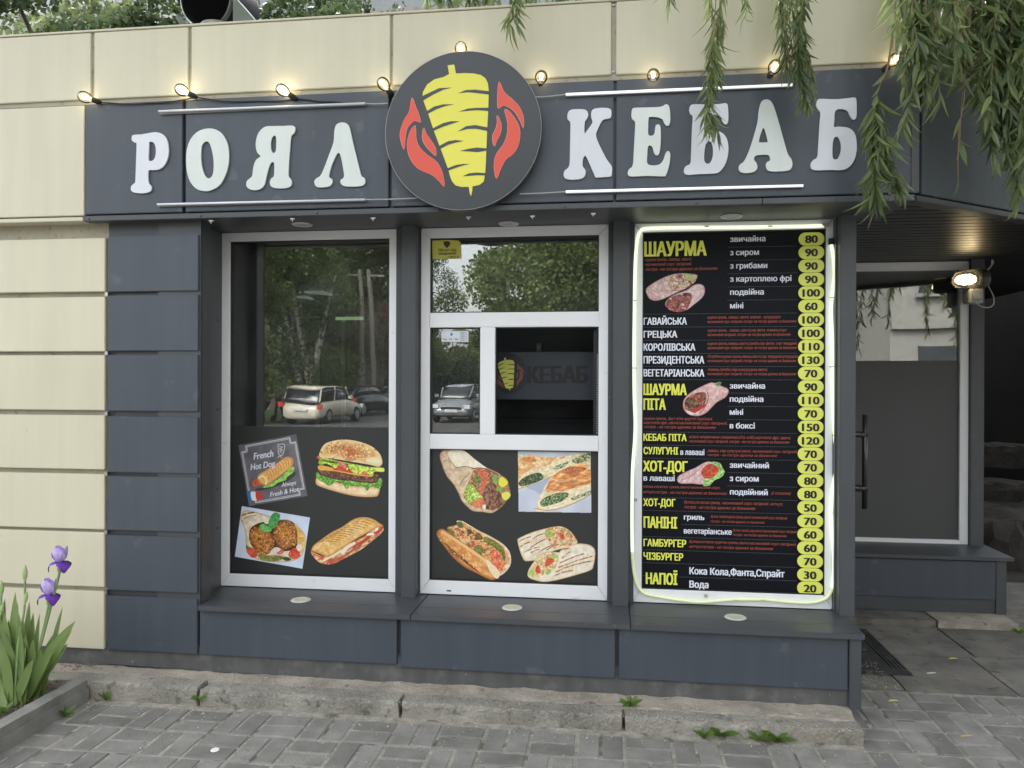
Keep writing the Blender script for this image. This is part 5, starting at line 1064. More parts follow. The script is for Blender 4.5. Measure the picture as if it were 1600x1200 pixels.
for P_ in ([(4.9,-.3,3.4),(3.6,-.6,4.6),(2.2,-.7,4.9),(1.0,-.7,4.75),(-.3,-.4,4.7)],[(4.4,-.2,4.8),(3.0,1.2,5.6),(1.5,2.0,5.7),(-.5,2.6,5.4)],[(4.9,-.3,3.4),(3.2,-.2,4.5),(2.2,.1,4.8),(1.6,.4,4.8)]):
    MB().tube(catmull(P_, 4, False), [.09*(1-.8*k/(4*(len(P_)-1))) for k in range(4*(len(P_)-1)+1)], 8).build('limb', bark, wt, smooth=True)
single = [0]
def strand(pts, dens, Lsc=1.0, spread=.5, sing=0, bare=0.0, rad0=.0028, yspread=.03):
    """a hanging willow branch through 3-D points"""
    pts = [Vector(p) for p in catmull(pts, 6, False)]
    o = MB().tube([tuple(p) for p in pts], [rad0*(1-.6*i/len(pts)) for i in range(len(pts))], 5).build('hanging_branch', twig_m, wt)
    dens *= .58; Lsc *= 1.28
    tot = sum((pts[i+1]-pts[i]).length for i in range(len(pts)-1)); n = int(tot*dens); mb = MB(); step = max(1, n//max(1, sing)) if sing else 0
    for k in range(n):
        f = bare+(1-bare)*(k+random.random())/n; d = f*tot; i = 0
        while i < len(pts)-2 and d > (pts[i+1]-pts[i]).length: d -= (pts[i+1]-pts[i]).length; i += 1
        sg = pts[i+1]-pts[i]; p = pts[i]+sg.normalized()*min(d, sg.length)
        rz_ = random.uniform(0, 2*math.pi); tilt = random.uniform(.15, .15+spread*1.3)
        Mx = Matrix.Translation(p) @ Matrix.Rotation(rz_, 4, 'Z') @ Matrix.Rotation(tilt, 4, 'X') @ Matrix.Rotation(random.uniform(-1.5, 1.5), 4, 'Z') @ Matrix.Scale(Lsc*random.uniform(.65, 1.2), 4)
        if sing and k % step == 0 and single[0] < 300:
            lf = bpy.data.objects.new('leaf', random.choice(LMESH[3:] if WIDE[0] else LMESH[:3])); COL.objects.link(lf); lf.parent = o; lf.matrix_parent_inverse = world_of(o).inverted(); lf.matrix_world = Mx; single[0] += 1
            lf.location, lf.rotation_euler, lf.scale = Mx.to_translation(), Mx.to_euler(), Mx.to_scale(); continue
        vs, fs = random.choice(LVW if WIDE[0] else LV); mb.add([Mx @ Vector(q) for q in vs], fs)
    if mb.v: tag(mb.build('foliage', willow_leaf, o, fix=False), kind='stuff')
    return o
def hs_(pxs, Y, **k):   # strand given by photo pixels on plane Y, continued up to the limb
    P_ = [tuple(U(a, b, Y=Y+c)) for a, b, c in [(*q, random.uniform(-.03, .03)) for q in pxs]]
    top = P_[0]; P_ = [(top[0]+.12, top[1]+.02, 4.75), (top[0]+.03, top[1], top[2]+.35)]+P_
    return strand(P_, **k)
hs_([(1112,-10),(1115,40),(1112,100),(1109,140),(1106,165)], -.62, dens=26, bare=.55, sing=10)
hs_([(1112,150),(1104,175),(1108,205)], -.60, dens=62, bare=.72, sing=14, Lsc=.9)
hs_([(1105,160),(1112,180),(1122,210)], -.63, dens=66, bare=.78, sing=12, Lsc=.9)
hs_([(1108,0),(1116,30),(1112,60),(1100,105)], -.62, dens=36, bare=.5, sing=8, Lsc=.8)
hs_([(1130,-10),(1124,20),(1134,45)], -.64, dens=60, bare=.5, sing=6, Lsc=.8); hs_([(1160,-20),(1166,10),(1164,30)], -.62, dens=60, bare=.5, sing=6, Lsc=.8); hs_([(1040,-40),(1046,-5),(1050,3)], -.62, dens=60, bare=.5, sing=4, Lsc=.8)
for a in range(7):
    x = 1222+a*6+random.uniform(-3,3); e = 90+random.uniform(0, 80)
    hs_([(x-8,-10),(x-4,40),(x+2,90),(x+6+a*1.5,e)], -.66+a*.01, dens=105, bare=.35, sing=10, Lsc=.78, spread=.42)
hs_([(1246,80),(1252,120),(1262,165)], -.62, dens=110, bare=.7, sing=8, Lsc=.8)
WIDE[0] = True
for a in range(15):
    x = 1400+a*7+random.uniform(-4,4); e = 60+random.uniform(0, 120)-abs(a-6)*4
    hs_([(x,-10),(x+2,30),(x+8,70),(x+12,e)], -.72+.02*(a % 4), dens=52, bare=.35, sing=10, spread=.5)
hs_([(1432,60),(1432,110),(1420,165),(1412,205)], -.7, dens=50, bare=.6, sing=10, Lsc=.9); hs_([(1430,40),(1448,100),(1452,135)], -.72, dens=90, bare=.6, sing=8)
hs_([(1390,92),(1376,130),(1367,165)], -.66, dens=3, bare=.9)
hs_([(1390,94),(1376,131),(1366,166),(1364,220),(1365,270),(1372,318)], -.66, dens=48, bare=.82, sing=26, Lsc=1.15); hs_([(1388,94),(1372,140),(1368,170),(1382,210),(1392,255),(1402,290)], -.65, dens=50, bare=.82, sing=22, Lsc=1.1)
for a in range(24):
    x = 1496+a*5+random.uniform(-5,5); e = 90+a*7.5+random.uniform(-30, 40)
    hs_([(x+10,-10),(x+6,60),(x+2,e*.7),(x+random.uniform(-8,8),e)], -.60+.04*(a % 5), dens=85, bare=.3, sing=7, spread=.55)
hs_([(1560,150),(1575,220),(1588,270),(1592,318)], -.5, dens=55, bare=.62, sing=14, Lsc=1.1); hs_([(1508,80),(1507,150),(1498,210),(1497,290)], -.62, dens=2, bare=.9); hs_([(1510,80),(1503,160),(1499,230),(1495,250)], -.6, dens=2, bare=.9)
hs_([(1535,150),(1548,210),(1552,245)], -.55, dens=60, bare=.6, sing=8)
WIDE[0] = False
hs_([(806,-20),(801,10),(796,30),(800,45)], -.60, dens=90, bare=.45, sing=8, Lsc=.9); hs_([(812,-20),(806,10),(806,38)], -.60, dens=90, bare=.5, sing=6, Lsc=.9)
for a in range(12):
    x = 2.35+a*.09; strand([(x,-.6-.05*(a%3),4.8),(x+.05,-.62,3.6),(x+.08,-.6,2.9),(x+.06+random.uniform(-.1,.1),-.6,1.85+random.uniform(0,.5)+(.3 if 4 < a < 7 else 0))], 90, .95, .5, bare=.3)
# curtain of willow further back, over the roof
for a in range(46):
    x = -.25+random.uniform(-1.35,1.0); y = 1.2+random.uniform(-.3, 1.2); zt = 5.5; zb_ = 3.5+random.uniform(0, .35)
    strand([(x,y,zt),(x+random.uniform(-.1,.1),y,zt-.8),(x+random.uniform(-.15,.15),y,zb_)], 80, 1.15, .5, bare=.25)
for a in range(34):
    x = 1.3+random.uniform(0,2.6); y = -.2+random.uniform(-.4,1.6); strand([(x,y,5.4),(x,y,4.6),(x+.05,y,3.7+random.uniform(0,.4))], 60, 1.1, .5, bare=.2)
# ------------------------------------------------------------------ trees built from leaf faces
def crown_mesh(name, blobs, n, size, m, seed):
    rg = np.random.RandomState(seed); V = []; F = []; vol = np.array([b[3]**3 for b in blobs]); pr = vol/vol.sum(); ids = rg.choice(len(blobs), n, p=pr)
    d = rg.normal(size=(n,3)); d /= np.linalg.norm(d, axis=1)[:,None]; r = rg.uniform(.35, 1, n)**.5
    B = np.array([b[:3] for b in blobs])[ids]; R_ = np.array([b[3] for b in blobs])[ids]; P_ = B+d*(R_*r)[:,None]*np.array([1,1,.8])
    u = rg.normal(size=(n,3)); u[:,2] -= .3; u /= np.linalg.norm(u, axis=1)[:,None]; w = np.cross(u, rg.normal(size=(n,3))); w /= np.linalg.norm(w, axis=1)[:,None]; s = size*rg.uniform(.6, 1.4, n)[:,None]
    a, b, c, e = P_, P_+u*s*.55+w*s*.42, P_+u*s*1.15, P_+u*s*.5-w*s*.42
    VV = np.stack([a,b,c,e], 1).reshape(-1,3); FF = np.arange(n*4).reshape(-1,4)
    me = bpy.data.meshes.new(name); me.from_pydata(VV.tolist(), [], FF.tolist()); me.materials.append(m); return me
def tree(loc, h, r, n, size, m, label, seed, trunk=bark, lean=0, low=.35, cat='tree', group=None, tr_r=.16):
    rg = random.Random(seed); t = thing('broadleaf_tree', label, cat, loc, group)
    L_ = Vector(loc); k = MB(); k.tube([L_, L_+Vector((lean*.4,0,h*.4)), L_+Vector((lean,0,h*.85))], [tr_r, tr_r*.7, tr_r*.2], 8); k.build('trunk', trunk, t)
    blobs = []; br = MB()
    for i in range(18):
        a = rg.uniform(0, 6.28); q = rg.uniform(.2, .8)*r; zz = h*rg.uniform(low, .93); rr = r*rg.uniform(.22, .42)*(1.15-.5*abs(zz/h-.6)); c = L_+Vector((lean*zz/h+q*math.cos(a), q*math.sin(a), zz)); blobs.append((c.x, c.y, c.z, rr))
        br.tube([L_+Vector((lean*zz/h*.8, 0, zz*.7)), c], [tr_r*.3, tr_r*.06], 5)
    br.build('limb', trunk, t); me = crown_mesh('crown', blobs, n, size, m, seed); o = link('crown', me, t); o['kind'] = 'stuff'
    return t
tree((-4.9,2.6,0), 5.6, 1.5, 34000, .055, broad_leaf, 'leafy lime tree rising behind the cream parapet at the left edge', 1, low=.5)
tree((-3.6,3.9,0), 5.9, 1.5, 36000, .055, broad_leaf, 'dense dark green tree behind the parapet, left of the roof vent', 2, low=.5)
tree((-2.2,7.0,0), 6.6, 1.35, 26000, .065, broad_leaf, 'grey-green tree behind the roof, just right of the vent', 3, low=.5)
tree((-6.6,4.6,0), 6.4, 1.6, 24000, .07, dark_leaf, 'shaded tree farthest left behind the parapet', 4, low=.4)
# branch in front of grey building
bs = thing('bare_sapling', 'thin sparsely leafed sapling in front of the grey building above the roof', 'sapling', (-1.35,4.0,3.3))
mb = MB(); base = Vector(U(560, 40, Y=4.0)); tips = []
mb.tube([base-Vector((0,0,3.4)), base-Vector((0,0,.4)), base], [.05,.03,.02], 6)
for i in range(9):
    a = base+Vector((random.uniform(-.25,.25),0,random.uniform(-.1,.1))); b = a+Vector((random.uniform(-.35,.3), random.uniform(-.2,.2), random.uniform(.15,.45))); mb.tube([base-Vector((0,0,.3)), a, b], [.012,.009,.004], 5); tips += [a.lerp(b, t) for t in (.2,.5,.8,1)]
mb.build('stem', bark, bs); me = crown_mesh('crown', [(*t, .09) for t in tips], 420, .05, broad_leaf, 5); o = link('crown', me, bs); o['kind'] = 'stuff'
rg_ = random.Random(5); shade_crown = link('crown', crown_mesh('crown', [(rg_.uniform(-4.2, 6.2), rg_.uniform(-2.4, .5+(1.5 if q > 60 else 0)), rg_.uniform(4.9, 6.2), rg_.uniform(.35, .75)) for q in range(85)], 40000, .085, willow_leaf, 91), wt); shade_crown['kind'] = 'stuff'  # unseen overhead foliage, added to shade the parapet and upper front
shade_crown = link('crown', crown_mesh('crown', [(rg_.uniform(4.6, 7.5), rg_.uniform(-4.2, 1.2), rg_.uniform(3.0, 5.6), rg_.uniform(.5, .9)) for q in range(45)], 30000, .10, willow_leaf, 93), wt); shade_crown['kind'] = 'stuff'  # unseen foliage mass added at the right to block sky from the angled fascia
# ------------------------------------------------------------------ buildings behind
gb = thing('grey_building', 'pale grey plastered old building with a moulded arch behind the roof', 'building', (-1,9,0))
plaster = mat('grey_plaster', (.25,.26,.265), .85, var=.08, vscale=1.5, bump=.4, bscale=20)
BYY = 9.0
MB().box(-7.6, 4.5, BYY, BYY+6, 0, 12).build('wall', plaster, gb)
ax0 = U(624, 62, Y=BYY-.1)
mb = MB(); mb.tube([(ax0[0]+.62*math.cos(a), BYY-.02, ax0[2]-.2+.55*math.sin(a)) for a in [math.pi*k/24 for k in range(25)]], .09, 8); mb.tube([(ax0[0]+.45*math.cos(a), BYY-.02, ax0[2]-.2+.4*math.sin(a)) for a in [math.pi*k/24 for k in range(25)]], .04, 8)
mb.build('arch_moulding', mat('arch_stone', (.26,.24,.23), .9, var=.2, vscale=6), gb, smooth=True)
MB().box(ax0[0]-.85, ax0[0]+.8, BYY-.12, BYY-.001, ax0[2]+.42, ax0[2]+.55).build('cornice', MATS['arch_stone'], gb)
MB().box(ax0[0]-.35, ax0[0]+.35, BYY-.03, BYY-.002, ax0[2]-2.5, ax0[2]-.1).build('window', mat('far_window', (.05,.055,.06), .2), gb)
MB().box(ax0[0]-1.05, ax0[0]-.85, BYY-.1, BYY-.001, 0, 12).build('pilaster', plaster, gb)
wb_ = thing('white_house', 'whitish plaster house glimpsed through the branches at the top left', 'house', (-9,13,0))
MB().box(-19, -7.7, 13, 20, 0, 15).build('wall', mat('white_render', (.40,.395,.37), .8, var=.1), wb_)
MB().box(-19, -7.7, 12.8, 13, 4.9, 5.1).build('cornice', MATS['white_render'], wb_)
for x in (-11.2, -9.4, -7.6): MB().box(x, x+.8, 12.95, 12.998, 6.2, 7.6).build('window', mat('far_window'), wb_)
rb = thing('red_brick_chimney', 'red brick block glimpsed behind the vent cowl', 'chimney', (-3.4,12.4,0)); p = U(378, 5, Y=12.4)
MB().box(p[0]-.25, p[0]+.25, 12.0, 12.6, 0, p[2]+.3).build('stack', mat('red_brick', (.28,.09,.07), .8, var=.2), rb)
# ------------------------------------------------------------------ soil bed, garden kerb, irises, weeds, litter
soil_m = mat('soil', (.07,.055,.04), 1, var=.5, vscale=30, bump=1, bscale=90, spots=[((.22,.18,.13), 70, .6, .05, .6)])
struct('soil_bed', rough_box(-4.2, -2.66, -2.6, -.33, -.05, .05, 50, 70, 1, .014, 14, 3), soil_m)
gk = thing('garden_kerb', 'narrow grey concrete edging between the flower bed and the paving', 'kerb', (-2.62,-1.1,0))
gkm = mat('garden_kerb_concrete', (.20,.195,.18), .85, var=.2, vscale=7, bump=.7, bscale=90, spots=[((.1,.1,.09), 5, .55, .15, .5)])
for y0, y1 in ((-2.6,-1.62),(-1.615,-.625)):
    rough_box(-2.675, -2.605, y0, y1, -.05, .102, 3, 40, 5, .0022, 12, y0).build('kerb_stone', gkm, gk)
    rough_box(-2.606, -2.594, y0, y1, -.05, .062, 2, 40, 3, .002, 12, y0+3).build('kerb_foot', gkm, gk)
ch = MB()
for _ in range(1500):
    x = random.uniform(-3.4, -2.685); y = random.uniform(-1.9, -.36); zz = .056+random.uniform(0, .012); s = random.uniform(.006, .02); a = random.uniform(0, 3.14); t = random.uniform(-.3,.3)
    c, d = math.cos(a)*s, math.sin(a)*s; ch.add([(x-c,y-d,zz),(x+d*.3,y-c*.3,zz+.002),(x+c,y+d,zz+s*t),(x-d*.3,y+c*.3,zz+.004)], [(0,1,2,3)])
tag(ch.build('wood_chips', mat('chip', (.20,.14,.09), .9, var=.6, vscale=60), None, fix=False), 'brown leaf litter and chips covering the flower bed soil', 'mulch', kind='stuff')
def blade(base, tip, w, m, parent, bend=.3, name='leaf', n=8):
    b = Vector(base); t = Vector(tip); side = (t-b).cross(Vector((0,1,0))).normalized(); vs = []; fs = []
    if random.random() < .3: side = (side+Vector((0,.4,0))).normalized()
    for i in range(n+1):
        f = i/n; p = b.lerp(t, f)+Vector((0,0,bend*(t-b).length*(f-f*f))); ww = w*(.62+.6*f-1.22*f**3.2) if f < 1 else .0004
        ww = max(ww, .0004); vs += [tuple(p-side*ww), tuple(p+Vector((0,-.15*ww,0))+Vector((0,.3*ww,0))), tuple(p+side*ww)]
        if i: o = i*3; fs += [(o-3,o-2,o+1,o),(o-2,o-1,o+2,o+1)]
    return MB().add(vs, fs).build(name, m, parent, fix=False, smooth=True)
stem_m = mat('iris_stem', (.20,.29,.12), .5, var=.1); bud_m = mat('iris_bud', (.36,.45,.20), .5, var=.15)
pet_l = mat('petal_lilac', rgb(186,164,222), .5, var=.25, vscale=40); pet_d = mat('petal_violet', rgb(92,44,150), .5, var=.3, vscale=40)
def petal(c, d, L_, w, up, m, par, droop):
    L_ *= 1.3; w *= 1.45
    d = Vector(d).normalized(); s = d.cross(Vector((0,0,1))).normalized(); vs = []; fs = []; n = 7; k = 5
    for i in range(n+1):
        f = i/n; r = L_*(f if not droop else math.sin(f*1.9)/1.1); zz = up*L_*(f) if not droop else up*L_*(math.sin(f*math.pi*.35)*.5-1.1*f*f)
        ww = w*math.sin(math.pi*(.08+.86*f**.8))
        for j in range(k): 
            g_ = (j/(k-1)-.5)*2; vs.append(tuple(Vector(c)+d*(r*(.35 if not droop else .8))+s*ww*g_*1+Vector((0,0,zz+ww*.25*g_*g_*(1 if not droop else -1)+.002*math.sin(j*3+i*2)))+d*(ww*.5*(1-g_*g_))*(1 if not droop else 0)))
        if i:
            for j in range(k-1): a = (i-1)*k+j; fs.append((a,a+1,a+1+k,a+k))
    return MB().add(vs, fs).build('petal', m, par, smooth=True, fix=False)
def iris(px_leaves, base, label, flowers, buds, Yc):
    t = thing('iris_plant', label, 'iris', base); B = Vector(base)
    for (px, py, w, ybias) in px_leaves:
        tip = U(px, py, Y=Yc+ybias); bb = B+Vector((random.uniform(-.05,.05)+(.03 if px > 60 else 0), random.uniform(-.04,.04), 0)); blade(bb, tip, w*1.9, iris_leaf, t, random.uniform(.05,.2))
    for (px, py, bx_) in flowers:
        c = Vector(U(px, py, Y=Yc)); st_ = MB().tube(catmull([tuple(B+Vector((bx_,0,0))), tuple(B.lerp(c, .5)+Vector((.02,0,.03))), tuple(c-Vector((0,0,.035)))], 5, False), .0062, 7).build('stem', stem_m, t, smooth=True)
        MB().lathe([(.004,-.05),(.010,-.035),(.011,-.02),(.006,-.0)], c, (0.1,0,1), 10).build('bud_sheath', bud_m, t, smooth=True)
        fl = MB().lathe([(.004,-.012),(.008,0),(.004,.012)], c, (0,0,1), 8).build('flower', pet_l, t)
        for k in range(3):
            a = k*2.094+.5; petal(c, (math.cos(a), math.sin(a), 0), .062, .024, 1.0, pet_l, fl, False)
            a += 1.047; petal(c+Vector((0,0,.004)), (math.cos(a), math.sin(a), 0), .052, .021, 1.0, pet_d, fl, True)
    for (px, py, py2) in buds:
        c = Vector(U(px, py, Y=Yc)); e = Vector(U(px-1, py2, Y=Yc)); MB().tube(catmull([tuple(B), tuple(B.lerp(e, .6)+Vector((-.01,0,.02))), tuple(e), tuple(c)], 4, False), .005, 6).build('stem', stem_m, t, smooth=True)
        MB().lathe([(.003,-.05),(.011,-.025),(.012,-.005),(.007,.02),(0,.035)], c, (0,0,1), 10).build('bud', bud_m, t, smooth=True)
        MB().lathe([(.003,-.045),(.010,-.02),(.009,.0),(.003,.02)], e.lerp(c, .35)+Vector((.008,0,0)), (.2,0,1), 10).build('bud', bud_m, t, smooth=True)
YI = -.95
b1 = tuple(U(38, 1092, Z=.055)); b2 = tuple(U(22, 1102, Z=.055)); b3 = tuple(U(-6, 1080, Z=.055))
YB = float(b1[1])
L1 = [(112,985,.014,-.05),(98,948,.010,.06),(30,960,.016,-.03),(84,1012,.016,-.06),(64,1015,.018,-.05),(40,990,.018,-.05),(118,970,.021,0),(106,1006,.019,-.03),(86,987,.013,.03),(62,958,.016,.05),(46,939,.014,.05),(52,957,.015,.06),(52,998,.017,-.04),(88,985,.012,.06),(75,1020,.015,-.05),(36,962,.018,0),(28,940,.016,.05)]
iris(L1, b1, 'tall iris plant with two open violet flowers by the cream wall', [(94,880,.01),(77,931,.0)], [], YB)
L2 = [(10,1020,.018,-.06),(52,1030,.016,-.06),(0,978,.017,-.05),(24,925,.019,.02),(6,955,.018,0),(32,980,.018,-.02),(40,1010,.016,-.03),(14,1000,.019,-.04),(-6,985,.018,-.03),(-10,940,.017,.03),(18,975,.016,.03),(48,1000,.013,.02),(-20,1010,.018,0)]
iris(L2, b2, 'iris plant in closed bud left of the flowering one', [], [(39,893,952)], YB-.01)
L3 = [(8,935,.018,0),(-10,960,.018,0),(14,968,.017,.03),(-30,950,.018,0),(3,990,.017,-.04),(-22,1000,.018,-.03),(20,1010,.017,-.05)]
iris(L3, b3, 'iris clump cut off by the left photo edge', [], [(2,917,965)], YB+.0)
weed_m = leafmat('weed_leaf', (.11,.20,.05))
def weed(px, py, r, n, label, zz=.0, Yup=.0):
    c = Vector(U(px, py, Z=zz)); t = thing('weed', label, 'weed', tuple(c)); r *= 1.25; n = int(n*1.5)
    for k in range(n):
        a = 2*math.pi*k/n+random.uniform(-.3,.3); L_ = r*random.uniform(.6, 1.15); blade(c+Vector((0,0,.004)), c+Vector((math.cos(a)*L_, math.sin(a)*L_*.8, random.uniform(.012,.05))), r*.17, weed_m, t, .25, 'leaf', 5)
weed(1128, 1150, .07, 14, 'larger dandelion weed against the kerb at the bottom')
weed(1101, 1155, .04, 8, 'smallest weed, left of the larger dandelion by the kerb'); weed(1185, 1157, .04, 9, 'flat weed between the two dandelions at the kerb'); weed(1215, 1158, .06, 12, 'right-hand dandelion weed at the kerb foot')
weed(985, 1104, .045, 12, 'small grassy weed growing in the kerb joint', .07); weed(70, 1118, .05, 9, 'dark weed at the foot of the garden kerb')
weed(310, 1097, .035, 8, 'thin weed in the first kerb crack', .02); weed(165, 1095, .03, 7, 'tiny weed sprig on the paving near the kerb'); weed(3, 1115, .05, 7, 'broad-leaved weed in the soil at the left edge', .06); weed(1592, 990, .04, 8, 'small green weed by the recessed bay kerb', .02)
weed(100, 1120, .045, 8, 'trampled weed tuft on the paving beside the garden kerb')
bl_ = thing('broad_leaf', 'single broad green leaf leaning on the garden kerb end', 'leaf', tuple(U(108,1102,Z=0)))
blade(tuple(U(100,1104,Z=.002)), tuple(U(124,1080,Y=-.64)), .02, weed_m, bl_, .1)
lt = MB(); litm = mat('litter_pale', (.62,.58,.48), .9, var=.5, vscale=90); lt2 = MB()
for i in range(1500):
    x = random.uniform(-2.9, 3.0); y = random.choice([random.uniform(-2.2, -.64), random.gauss(-.66, .05)])
    if x > 1.2 and random.random() < .6: y = random.uniform(-.6, 1.1)
    elif x < 1.15 and -.64 < y < -.36: continue
    if y > -.6 and x < 1.2: y = -.68
    if x < -2.6: continue
    zz = .0045; s = random.uniform(.0015, .0055)*(2.2 if random.random() < .05 else 1); a = random.uniform(0, 3.14); c, d = math.cos(a)*s, math.sin(a)*s; q = .35
    (lt if random.random() < .72 else lt2).add([(x-c,y-d,zz),(x+d*q,y-c*q,zz+.001),(x+c,y+d,zz+.001),(x-d*q,y+c*q,zz+.002)], [(0,1,2,3)])
for i in range(260):
    x = random.uniform(1.2, 1.5); y = random.uniform(.02, .5)**1.2; a = random.uniform(0, 3.14); s = random.uniform(.004,.02); c, d = math.cos(a)*s, math.sin(a)*s
    lt.add([(x-c,y-d,.021),(x+d*.06,y-c*.06,.022),(x+c,y+d,.023),(x-d*.06,y+c*.06,.022)], [(0,1,2,3)])
tag(lt.build('petal_litter', litm, fix=False), 'pale petals and seed husks scattered on the paving', 'litter', kind='stuff')
tag(lt2.build('leaf_litter', mat('litter_brown', (.32,.18,.08), .9, var=.6, vscale=90), fix=False), 'brown and orange leaf crumbs scattered on the paving', 'litter', kind='stuff')
for (px, py, lab, m) in ((336,1172,'white oval bottle-cap-like disc lying on the paving at lower left','litter_pale'),):
    p = U(px, py, Z=.004); o = MB().lathe([(0,.004),(.016,.004),(.019,.0)], (p[0], p[1], .004), (0,0,1), 18).build('flat_disc', mat('cap_white', (.75,.75,.72), .5)); tag(o, 'small white flat disc lying on the paving at lower left', 'litter')
for i, (px, py, lab, c) in enumerate(((1489,1029,'yellow willow leaf lying on the slabs',(.5,.45,.08)),(1396,1095,'yellow-green willow leaf on the pavers near the kiosk corner',(.45,.42,.15)),(1455,1052,'curled pale willow leaf in the middle of the slab',(.6,.58,.48)),(1510,1150,'orange-stemmed pale leaf on the right-hand pavers',(.5,.35,.15)),(1422,977,'yellow leaf below the recessed bay plinth',(.5,.46,.1)))):
    p = Vector(U(px, py, Z=.008)); o = blade(p-Vector((.025,.005,0)), p+Vector((.028,.004,.002)), .005, mat('fallen_%d' % i, c, .7), None, .15, 'fallen_leaf', 5); tag(o, lab, 'leaf', 'fallen willow leaves')
# ------------------------------------------------------------------ across the street (mirrored in the panes)
def MR(px, py, Z=0.0, far=None):
    p = U(px, py, Z=Z) if far is None else U(px, py, Y=far); return Vector((float(p[0]), -float(p[1]), float(p[2])))
grassm = mat('verge_grass', (.06,.10,.03), 1, var=.4, vscale=3, bump=1, bscale=20)
vg = MB(); vg.box(-40, -13.5, -70, -24, -.06, -.03); struct('grass_verge', vg, grassm)
CARW = {}
def car(loc, rz, paint, label, glassm, L_=4.3, Wd=1.76, Hh=1.5, group='cars parked across the street'):
    t = thing('parked_car', label, 'car', loc, group); t.rotation_euler = (0,0,rz)
    st_ = [(-2.1,.30,.62,.72),(-2.05,.22,.8,.9),(-1.7,.2,.98,1.0),(-1.2,.2,1.0,1.02),(-.4,.2,1.0,1.02),(.6,.2,1.0,1.02),(1.2,.2,.92,1.0),(1.75,.22,.80,.98),(2.08,.28,.62,.86),(2.15,.34,.5,.7)]
    def loft(sec, name, m, half=8):
        mb = MB(); n = 12
        for (x, z0, z1, wf) in sec:
            x *= L_/4.3; w = Wd/2*wf
            ring = []
            for k in range(n):
                a = 2*math.pi*(k+.5)/n; cx_, sx_ = math.cos(a), math.sin(a); f = lambda q: math.copysign(abs(q)**.45, q); ring.append((x, w*f(cx_), (z0+z1)/2+(z1-z0)/2*f(sx_)))
            mb.v += ring
        for i in range(len(sec)-1):
            for k in range(n): a = i*n+k; b = i*n+(k+1) % n; mb.f.append((a,b,b+n,a+n))
        mb.f.append(tuple(range(n))); mb.f.append(tuple((len(sec)-1)*n+k for k in range(n)))
        me = mb.mesh(name)
        bm = bmesh.new(); bm.from_mesh(me); bmesh.ops.recalc_face_normals(bm, faces=bm.faces); bm.to_mesh(me); bm.free()
        me.materials.append(m); me.polygons.foreach_set('use_smooth', [True]*len(me.polygons)); o = bpy.data.objects.new(name, me); COL.objects.link(o); o.parent = t; return o
    def loc_(mb, name, m, par=t):
        o = mb.build(name, m); o.parent = par; return o
    loft([(a, b, c*1.0, d) for a, b, c, d in st_], 'body', paint)
    k = Hh/1.5
    loft([(-1.98,.85,1.0,.82),(-1.75,.85,1.38*k,.80),(-1.3,.85,1.46*k,.80),(-.2,.85,1.48*k,.80),(.5,.85,1.40*k,.80),(1.15,.85,1.0,.84)], 'cabin', glassm)
    loft([(-1.80,1.34*k,1.45*k,.70),(-1.3,1.43*k,1.49*k,.74),(-.2,1.45*k,1.51*k,.74),(.45,1.39*k,1.45*k,.72)], 'roof', paint)
    s = L_/4.3
    mb = MB()
    for sg in (-1, 1):
        for (x0, z0, x1, z1) in ((-1.95,.95,-1.72,1.42*k),(-.55,.95,-.5,1.48*k),(.52,1.4*k,1.15,.98)): mb.tube([(x0*s, sg*Wd*.405, z0), (x1*s, sg*Wd*.375, z1)], .035, 5)
    loc_(mb, 'pillar', paint)
    for sg in (-1, 1):
        loc_(MB().box(-2.12*s, -2.0*s, sg*Wd*.47-.13, sg*Wd*.47+.07, .68, .86), 'tail_light', mat('tail_red', (.35,.03,.02), .2, emit=(1,.1,.05), estr=.15)); loc_(MB().box(2.02*s, 2.15*s, sg*Wd*.4-.15, sg*Wd*.4+.12, .58, .72), 'headlight', mat('headlamp', (.7,.72,.75), .1))
        loc_(MB().box(.55*s, .68*s, sg*(Wd/2)-.02, sg*(Wd/2)+.14*sg if sg > 0 else -(Wd/2)+.02, .98, 1.1) if sg > 0 else MB().box(.55*s, .68*s, -(Wd/2)-.14, -(Wd/2)+.02, .98, 1.1), 'mirror', paint)
        for x in (-1.32, 1.35):
            w = MB().lathe([(.14,-.0),(.30,-.0),(.325,.03),(.325,.17),(.30,.2)], (x*s, sg*(Wd/2+.01), .325), (0,-sg,0), 22); o = loc_(w, 'wheel', mat('tyre', (.02,.02,.02), .8)); r_ = MB().lathe([(0,-.012),(.05,-.014),(.19,-.01),(.2,.01)], (x*s, sg*(Wd/2+.01), .325), (0,-sg,0), 16).build('rim', mat('rim_alloy', (.4,.41,.42), .3, .7)); r_.parent = o
    loc_(MB().box(-2.16*s, -2.09*s, -.26, .26, .58, .70), 'number_plate', mat('plate_white', (.7,.7,.68), .4)); loc_(MB().box(2.14*s, 2.19*s, -.26, .26, .42, .53), 'number_plate', mat('plate_white')); loc_(MB().box(2.1*s, 2.18*s, -.45, .45, .54, .62), 'grille', mat('grille', (.02,.02,.02), .4))
    return t
cglass = mat('car_glass', (.02,.025,.03), .08, spec=.8); cream_car = mat('cream_car_paint', (.64,.59,.47), .25, spec=.6); dark_car = mat('dark_car_paint', (.02,.022,.025), .2, spec=.7); silver_car = mat('silver_car_paint', (.30,.32,.34), .25, .4)
p = MR(456, 662); car((p.x+.5, p.y-2.0, -.05), rad(-90+4), cream_car, 'cream hatchback seen from behind, mirrored in the left window', cglass, 4.5, 1.78, 1.55)
CL = ['dark saloon with red tail lights next to the cream hatchback','second dark car in the parked row','third dark car in the parked row','fourth dark car in the parked row','farthest dark car in the parked row']
